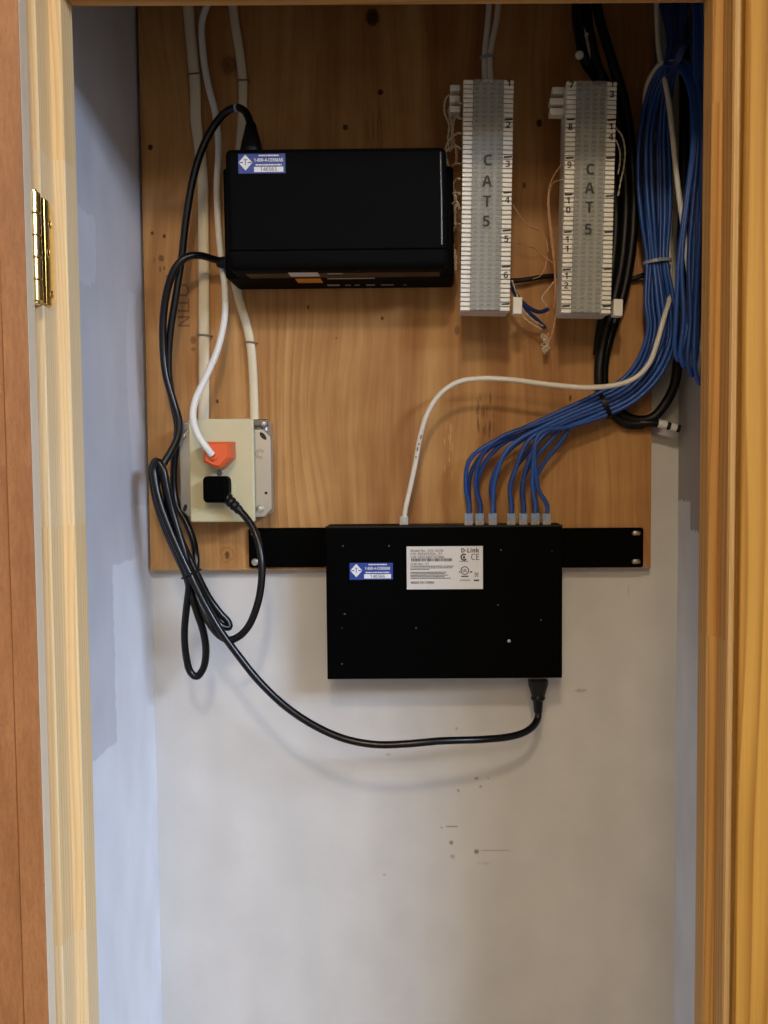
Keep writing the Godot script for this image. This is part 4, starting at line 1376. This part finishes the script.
	for q in [[425, 424, 3], [423, 430, 2], [421.5, 437, 4], [419.5, 444, 2], [418, 449, 4], [416.5, 457, 2]]:
		var a := W(q[0], q[1], 0.0) - W(0, 0, 0)
		var at := W(q[0] - 0.5, q[1], 0.0672) - o
		mb.plain_box(at, Vector3(0.0012, 0.0011 * q[2], 0.0005), Basis(Vector3.BACK, -0.27))
	part("print", mb, M.ink, root)

	mb = MB.new()
	mb.tube(path([[656, -14, 0.066], [657, 15, 0.068], [658, 42, 0.072], [661, 62, 0.080], [667, 92, 0.086], [671, 120, 0.090], [674, 150, 0.094], [678, 188, 0.100], [683, 225, 0.110], [688, 265, 0.118], [694, 310, 0.120], [703, 350, 0.116]]), 0.0031, -1, 9, 6)
	single("white_cable", mb, M.white_net, "white cable dropping from the closet top through the coil of blue cables", "cable")

	# ties
	mb = MB.new()
	ring_tie(mb, W(604, 405, 0.051), Vector3(0.42, -0.90, 0), 0.0165, 0.0125, 0.0026)
	single("cable_tie", mb, M.black_plastic, "black tie round the blue bundle above the switch", "cable tie")
	mb = MB.new()
	ring_tie(mb, W(657, 262, 0.056), Vector3(0.99, 0.12, 0), 0.0165, 0.0125, 0.0018)
	single("cable_tie", mb, M.grey_tie, "grey tie round the upright blue bundle beside the right block", "cable tie")
	mb = MB.new()
	ring_tie(mb, W(675, 60, 0.090), Vector3(0.35, 0.93, 0), 0.020, 0.034, 0.0035)
	single("cable_hanger", mb, M.dark_blue, "dark strap holding the top of the blue cable coil", "strap")

	# ---- black trunk cables behind the right block
	var trunk := ["outer", "middle", "inner"]
	var tp := [
		[[594, -14, 0.050], [600, 20, 0.046], [612, 60, 0.042], [624, 100, 0.038], [631, 150, 0.036], [634, 200, 0.036], [631, 250, 0.036], [623, 295, 0.034], [612, 330, 0.034], [604, 362, 0.036], [605, 390, 0.036], [616, 409, 0.030], [635, 420, 0.028], [652, 418, 0.028], [665, 404, 0.030], [674, 386, 0.034], [678, 360, 0.040], [680, 320, 0.044], [682, 250, 0.046], [684, 150, 0.044], [684, 60, 0.04], [682, -14, 0.04]],
		[[584, -14, 0.052], [588, 25, 0.054], [597, 65, 0.044], [613, 100, 0.040], [622, 150, 0.036], [626, 200, 0.036], [622, 260, 0.036], [614, 300, 0.034], [605, 335, 0.036], [600, 362, 0.038], [600, 386, 0.038], [609, 408, 0.030], [626, 423, 0.028], [644, 424, 0.028]],
		[[576, -14, 0.056], [578, 25, 0.060], [585, 60, 0.066], [596, 78, 0.040], [606, 110, 0.030], [612, 160, 0.028], [616, 220, 0.028], [612, 270, 0.028], [607, 300, 0.028], [600, 335, 0.030], [598, 355, 0.030]],
	]
	for k in 3:
		mb = MB.new()
		mb.tube(path(tp[k]), [0.0060, 0.0064, 0.0062][k], -1, 10, 6)
		single("trunk_cable", mb, M.black_cable, ["thick black cable looping below the right block and up the right wall", "thick black cable behind the right block ending at a white-marked tail", "thick black cable entering behind the right block's top"][k], "cable", "black trunk cables")
	root = thing("cable_tail", "black cable end with two white printed bands at the right wall", "cable", W(640, 421, 0.026))
	o = root.position
	mb = MB.new()
	pv = path([[640, 423, 0.030], [650, 423, 0.032], [660, 424, 0.032], [680, 428.8, 0.034]])
	for k in pv.size(): pv[k] -= o
	mb.tube(pv, 0.0048, -1, 10, 5)
	part("jacket", mb, M.black_cable, root)
	for q in [[[658, 423.3, 0.033], [666.5, 425, 0.033]], [[670.5, 426.2, 0.034], [676.5, 427.8, 0.034]]]:
		mb = MB.new()
		pv = path(q)
		for k in pv.size(): pv[k] -= o
		mb.tube(pv, 0.0051, -1, 12, 3)
		part("printed_band", mb, M.label, root, "white printed band")
	mb = MB.new()
	mb.tube(path([[508, 281, 0.032], [525, 280, 0.030], [545, 276.5, 0.028], [562, 276, 0.026], [600, 279, 0.024], [632, 279, 0.026], [643, 275.5, 0.030], [653, 274, 0.036]]), 0.0030, -1, 8, 5)
	single("strap_cable", mb, M.black_cable, "thin black cable running level behind both punch-down blocks", "cable")

	# ---- jacketed cables into the block tops
	for q in [[[[490, -14, 0.050], [488, 20, 0.052], [485.5, 45, 0.056], [484.5, 62, 0.062], [485, 84, 0.068]], "left of two grey-white cables entering the left block's top"], [[[500, -14, 0.050], [497, 18, 0.054], [492, 44, 0.058], [490, 62, 0.064], [491, 84, 0.068]], "right of two grey-white cables entering the left block's top"], [[[575, -14, 0.044], [579, 10, 0.048], [583, 30, 0.054], [587, 48, 0.062], [588, 62, 0.066]], "single grey-white cable above the right block"]]:
		mb = MB.new()
		mb.tube(path(q[0]), 0.0033, -1, 9, 6)
		single("drop_cable", mb, M.white_net, q[1], "cable", "cables into the blocks")
	mb = MB.new()
	ring_tie(mb, W(487.5, 58, 0.061), Vector3(1, 0.06, 0), 0.0085, 0.006, 0.0014)
	single("cable_tie", mb, M.grey_tie, "pale tie pinching the cables above the left block", "cable tie")
	mb = MB.new()
	mb.lathe(W(579.5, 55, 0.072), Vector3(0, 0, 1), [[0.0, -0.004], [0.0036, -0.004], [0.0048, -0.001], [0.0046, 0.001], [0.003, 0.0026], [0.0, 0.003]], 16)
	mb.lathe(W(579.5, 55, Z_BOARD), Vector3(0, 0, 1), [[0.002, 0.0], [0.002, 0.052]], 10)
	single("mounting_screw", mb, M.tooth, "round pale screw head above the right block", "screw")

	# ---- loose pair wires
	var wires := [
		["twisted orange-white wire hanging from the right block's left side", [[563, 163, 0.100], [556, 172, 0.094], [551, 182, 0.086], [548, 196, 0.078], [548.5, 215, 0.072], [551, 238, 0.068], [554, 262, 0.064], [556, 290, 0.060], [556, 312, 0.056], [553, 330, 0.050], [549, 342, 0.044]], M.copper_wire],
		["orange-white wire leaving the right block just above the longest hanging wire", [[563, 179, 0.100], [553, 183, 0.090], [549.5, 192, 0.080], [549, 205, 0.074], [551.5, 232, 0.070], [554, 258, 0.066], [555, 285, 0.062], [554, 308, 0.058]], M.copper_wire],
		["curled orange wire leaving the left block's right side at mid height", [[513, 205, 0.100], [520, 216, 0.088], [528, 226, 0.076], [540, 231, 0.066], [546, 240, 0.062], [548, 252, 0.060]], M.copper_wire],
		["curled orange wire below the mid-height one beside the left block", [[513, 241, 0.100], [523, 245, 0.086], [534, 248, 0.074], [543, 256, 0.064], [553, 263, 0.062]], M.copper_wire],
		["orange wire hooking across between the blocks", [[547, 257, 0.060], [545, 268, 0.058], [540, 276, 0.056], [533, 279, 0.054]], M.copper_wire],
		["cream wire zigzagging low between the blocks", [[556, 279, 0.062], [549, 288, 0.060], [544, 294, 0.058], [542, 298, 0.058], [546, 305, 0.056], [548, 313, 0.054]], M.cream_wire],
		["cream wire from the left block's corner tab down to the cut ends", [[512, 280, 0.090], [516, 292, 0.084], [521, 306, 0.076], [531, 318, 0.066], [543, 326, 0.056]], M.cream_wire],
		["thin cream wire crossing the dark blue pair below the left block", [[517, 294, 0.086], [520, 312, 0.076], [528, 321, 0.068], [541, 329, 0.058]], M.cream_wire],
		["pale wire bowed along the right block's right edge", [[616, 128, 0.104], [622, 136, 0.098], [625, 150, 0.092], [624, 166, 0.088], [621, 180, 0.090], [618, 196, 0.096]], M.cream_wire],
		["shorter pale wire beside the right block's right edge", [[616, 140, 0.104], [619.5, 150, 0.098], [620, 162, 0.096], [618, 174, 0.100]], M.cream_wire],
	]
	for q in wires:
		mb = MB.new()
		twist(mb, path(q[1]), 0.00042, 0.0006)
		single("pair_wire", mb, q[2], q[0], "wire", "loose wires at the blocks")
	for q in [["upper dark blue wire bundle curling out under the left block", [[512, 283, 0.080], [516, 294, 0.076], [523, 303, 0.070], [531, 309, 0.066], [540, 312, 0.060], [548, 309, 0.056]]], ["lower dark blue wire bundle curling out under the left block", [[512, 288, 0.078], [519, 300, 0.070], [527, 311, 0.064], [536, 319, 0.058], [545, 328, 0.052]]]]:
		mb = MB.new()
		mb.tube(path(q[1]), 0.0024, -1, 8, 6)
		single("pair_cable", mb, M.dark_blue, q[0], "cable", "dark blue pairs")
	# knot of cut ends
	mb = MB.new()
	for k in 7:
		var l := []
		var x := 546.0 + rng.randf_range(-2, 2)
		for s in 6:
			l.append([x + rng.randf_range(-4.0, 4.0), 334 + s * 3.6 + rng.randf_range(-2, 2), 0.042 + rng.randf_range(-0.006, 0.006)])
		mb.tube(path(l), 0.0006, -1, 5, 4)
	single("wire_ends", mb, M.cream_wire, "tangled knot of cut wire ends hanging below the right block's left corner", "wire")
	# cascade along the left block's left side
	for k in 9:
		mb = MB.new()
		var y0 := 96.0 + k * 15.0
		var xo := 449.0 + 4.0 * sin(k * 1.7)
		twist(mb, path([[461 - k * 0.2, y0 + 8, 0.104], [457 + rng.randf_range(-2, 1), y0 + rng.randf_range(0, 10), 0.092], [xo, y0 + rng.randf_range(10, 18), 0.080], [xo + rng.randf_range(-3, 5), y0 + 28, 0.074], [xo + rng.randf_range(-1, 5), y0 + 42, 0.070], [xo + 3, y0 + 54, 0.066]]), 0.0007, 0.0010)
		single("jumper_wire", mb, M.cream_wire, "thin cream jumper wire hanging in the tangle along the left block's left side", "wire", "jumper wires at the left block")
	mb = MB.new()
	twist(mb, path([[452, 94, 0.085], [447, 97, 0.08], [444.5, 104, 0.076], [445, 114, 0.072], [449, 124, 0.07], [448, 140, 0.068], [450, 152, 0.066]]), 0.0006, 0.0009)
	single("jumper_wire", mb, M.cream_wire, "cream jumper wire looping widest at the left block's upper left tabs", "wire", "jumper wires at the left block")

func twist(mb: MB, p: PackedVector3Array, r: float, off: float) -> void:
	var c := MB.smooth(p, 8)
	for s in 2:
		var q := PackedVector3Array()
		for i in c.size():
			var a := i * 0.9 + s * PI
			q.append(c[i] + Vector3(cos(a), 0.2 * cos(a), sin(a)) * off)
		mb.tube(q, r, -1, 5, 2)

func ring_tie(mb: MB, c: Vector3, dir: Vector3, rx: float, rz: float, wd: float) -> void:
	dir = dir.normalized()
	var along := Vector3(0, 0, 1).cross(dir)
	var n := 28
	for k in n:
		var a := TAU * k / n
		var b := TAU * (k + 1) / n
		var pa := dir * cos(a) * rx + Vector3(0, 0, 1) * sin(a) * rz
		var pb := dir * cos(b) * rx + Vector3(0, 0, 1) * sin(b) * rz
		var na := (dir * cos(a) / rx + Vector3(0, 0, 1) * sin(a) / rz).normalized()
		var nb := (dir * cos(b) / rx + Vector3(0, 0, 1) * sin(b) / rz).normalized()
		for s in [1.0, -1.0]:
			var th: float = 0.0005 * s
			mb.quad(mb.vert(c + pa + na * th + along * wd, na * s), mb.vert(c + pb + nb * th + along * wd, nb * s), mb.vert(c + pb + nb * th - along * wd, nb * s), mb.vert(c + pa + na * th - along * wd, na * s))
			var e: Vector3 = along * wd * s
			mb.face([c + pa + na * 0.0005 + e, c + pb + nb * 0.0005 + e, c + pb - nb * 0.0005 + e, c + pa - na * 0.0005 + e], along * s)
	mb.rbox(c + Vector3(0, 0, rz + 0.0012), Vector3(0.004, wd * 2.2, 0.0028), 0.0006, 1, Basis(dir, along, Vector3(0, 0, 1)))

func build_lamp(at: Vector3) -> void:
	var root := thing("ceiling_lamp", "small round ceiling lamp in front of the closet", "lamp", at)
	var mb := MB.new()
	mb.lathe(Vector3.ZERO, Vector3.DOWN, [[0.0, 0.0], [0.075, 0.0], [0.075, 0.012], [0.05, 0.02], [0.0, 0.02]], 32)
	part("canopy", mb, M.window_frame, root)
	var glow := mat(c8(255, 236, 205), 0.4)
	glow.emission_enabled = true
	glow.emission = c8(255, 226, 182)
	glow.emission_energy_multiplier = 4.0
	mb = MB.new()
	mb.lathe(Vector3(0, -0.02, 0), Vector3.DOWN, [[0.0, 0.0], [0.03, 0.0], [0.05, 0.015], [0.06, 0.04], [0.056, 0.066], [0.04, 0.086], [0.02, 0.095], [0.0, 0.097]], 32)
	part("lamp_bulb", mb, glow, root)

func build_panel(at: Vector3, label: String, tint: Color) -> void:
	var root := thing("ceiling_panel_light", label, "light", at, "ceiling light panels")
	var mb := MB.new()
	for q in [[0.0, 0.60, 0.62, 0.02], [0.0, -0.60, 0.62, 0.02], [0.30, 0.0, 0.02, 1.22], [-0.30, 0.0, 0.02, 1.22]]:
		mb.rbox(Vector3(q[0], -0.014, q[1]), Vector3(q[2], 0.028, q[3]), 0.003)
	part("frame", mb, M.window_frame, root)
	var glow := mat(c8(240, 246, 255), 0.5)
	glow.emission_enabled = true
	glow.emission = tint
	glow.emission_energy_multiplier = 3.0
	mb = MB.new()
	mb.plain_box(Vector3(0, -0.018, 0), Vector3(0.58, 0.012, 1.18))
	part("diffuser", mb, glow, root)

# ---------------------------------------------------------------- scene
func _ready() -> void:
	# camera
	var cam := Camera3D.new()
	cam.name = "camera"
	cam.projection = Camera3D.PROJECTION_FRUSTUM
	cam.near = 0.05
	cam.far = 50.0
	cam.size = 0.05 * 1024.0 / FOCAL
	cam.frustum_offset = Vector2((384.0 - CENTRE.x) / FOCAL, (CENTRE.y - 512.0) / FOCAL) * 0.05
	cam.transform = Transform3D(cam_basis, CAM)
	add_child(cam)
	cam.current = true
	# sky and exposure
	var env := Environment.new()
	env.background_mode = Environment.BG_SKY
	var sky := Sky.new()
	var sm := ProceduralSkyMaterial.new()
	sm.sky_top_color = c8(120, 160, 220)
	sm.sky_horizon_color = c8(206, 220, 238)
	sm.ground_horizon_color = c8(190, 196, 200)
	sm.ground_bottom_color = c8(110, 108, 100)
	sky.sky_material = sm
	env.sky = sky
	env.background_energy_multiplier = 1.0
	env.tonemap_mode = Environment.TONE_MAPPER_LINEAR
	env.tonemap_exposure = 1.0
	env.sdfgi_enabled = true
	env.ssao_enabled = true
	env.ssil_enabled = true
	var we := WorldEnvironment.new()
	we.name = "environment"
	we.environment = env
	add_child(we)
	# the ceiling lamp's light
	var lamp_at := Vector3(-0.03, TOP, 1.42)
	var om := OmniLight3D.new()
	om.name = "lamp_light"
	om.light_color = c8(255, 234, 204)
	om.light_energy = 0.46
	om.light_size = 0.05
	om.omni_range = 8.0
	om.omni_attenuation = 2.0
	om.shadow_enabled = true
	add_child(om)
	om.position = lamp_at + Vector3(0, -0.065, 0)
	# the cool flat panel in the ceiling, to the right of the camera
	var panel_at := Vector3(1.5, TOP, 1.9)
	var al := AreaLight3D.new()
	al.name = "panel_light"
	al.area_size = Vector2(0.58, 1.18)
	al.area_normalize_energy = true
	al.light_color = c8(204, 224, 255)
	al.light_energy = 13.0
	al.area_range = 10.0
	al.shadow_enabled = true
	add_child(al)
	al.position = panel_at + Vector3(0, -0.032, 0)
	al.rotation = Vector3(-PI / 2, 0, 0)

	# warm fill panel added in the ceiling, well behind the camera
	var warm_fill_at := Vector3(-0.15, TOP, 2.75)
	var wl := AreaLight3D.new()
	wl.name = "warm_fill_light"
	wl.area_size = Vector2(0.58, 1.18)
	wl.area_normalize_energy = true
	wl.light_color = c8(255, 222, 170)
	wl.light_energy = 2.4
	wl.area_range = 10.0
	wl.shadow_enabled = true
	add_child(wl)
	wl.position = warm_fill_at + Vector3(0, -0.032, 0)
	wl.rotation = Vector3(-PI / 2, 0, 0)

	board_corners()
	make_materials()
	build_setting()
	board_corners()
	build_board()
	build_switch()
	build_power_box()
	build_block("left punch-down block lettered CAT 5, inked one to six down its right strip", Vector2(488.7, 79.5), Vector2(485.0, 311), 51.0, [["C", 161], ["A", 182], ["T", 202], ["5", 222]], [], [["1", 83], ["-", 119.5], ["2", 125], ["-", 157], ["3", 164], ["-", 192.5], ["4", 200], ["-", 230.5], ["5", 239], ["-", 266.5], ["6", 275], ["-", 304]], [[450, 87, 460, 93], [449.5, 97.5, 460, 104.5], [449.5, 108, 460, 114.5], [512.5, 298, 521.5, 315]])
	build_block("right punch-down block lettered CAT 5, inked seven to fourteen on both strips", Vector2(592, 81), Vector2(586, 313.5), 51.0, [["C", 170], ["A", 189], ["T", 208], ["5", 230]], [["7", 85], ["-", 119.5], ["8", 127], ["-", 158], ["9", 165], ["-", 194.5], ["1", 200.5], ["0", 210], ["-", 232], ["1", 239.5], ["1", 249], ["-", 269.5], ["1", 276], ["2", 285.5], ["-", 306]], [["1", 84], ["3", 94.5], ["-", 120], ["1", 127], ["4", 137], ["-", 158], ["-", 196], ["-", 232], ["-", 269], ["-", 306]], [[551.5, 89, 564, 96], [549, 100, 564, 107], [549, 110, 564, 117], [612.5, 300, 621.5, 317]])
	build_outlet()
	build_cords()
	build_network()
	build_lamp(lamp_at)
	build_panel(panel_at, "flat cool ceiling light panel to the right of the closet", c8(204, 224, 255))
	build_panel(warm_fill_at, "added warm fill panel in the ceiling behind the camera, facing the closet", c8(255, 222, 170))
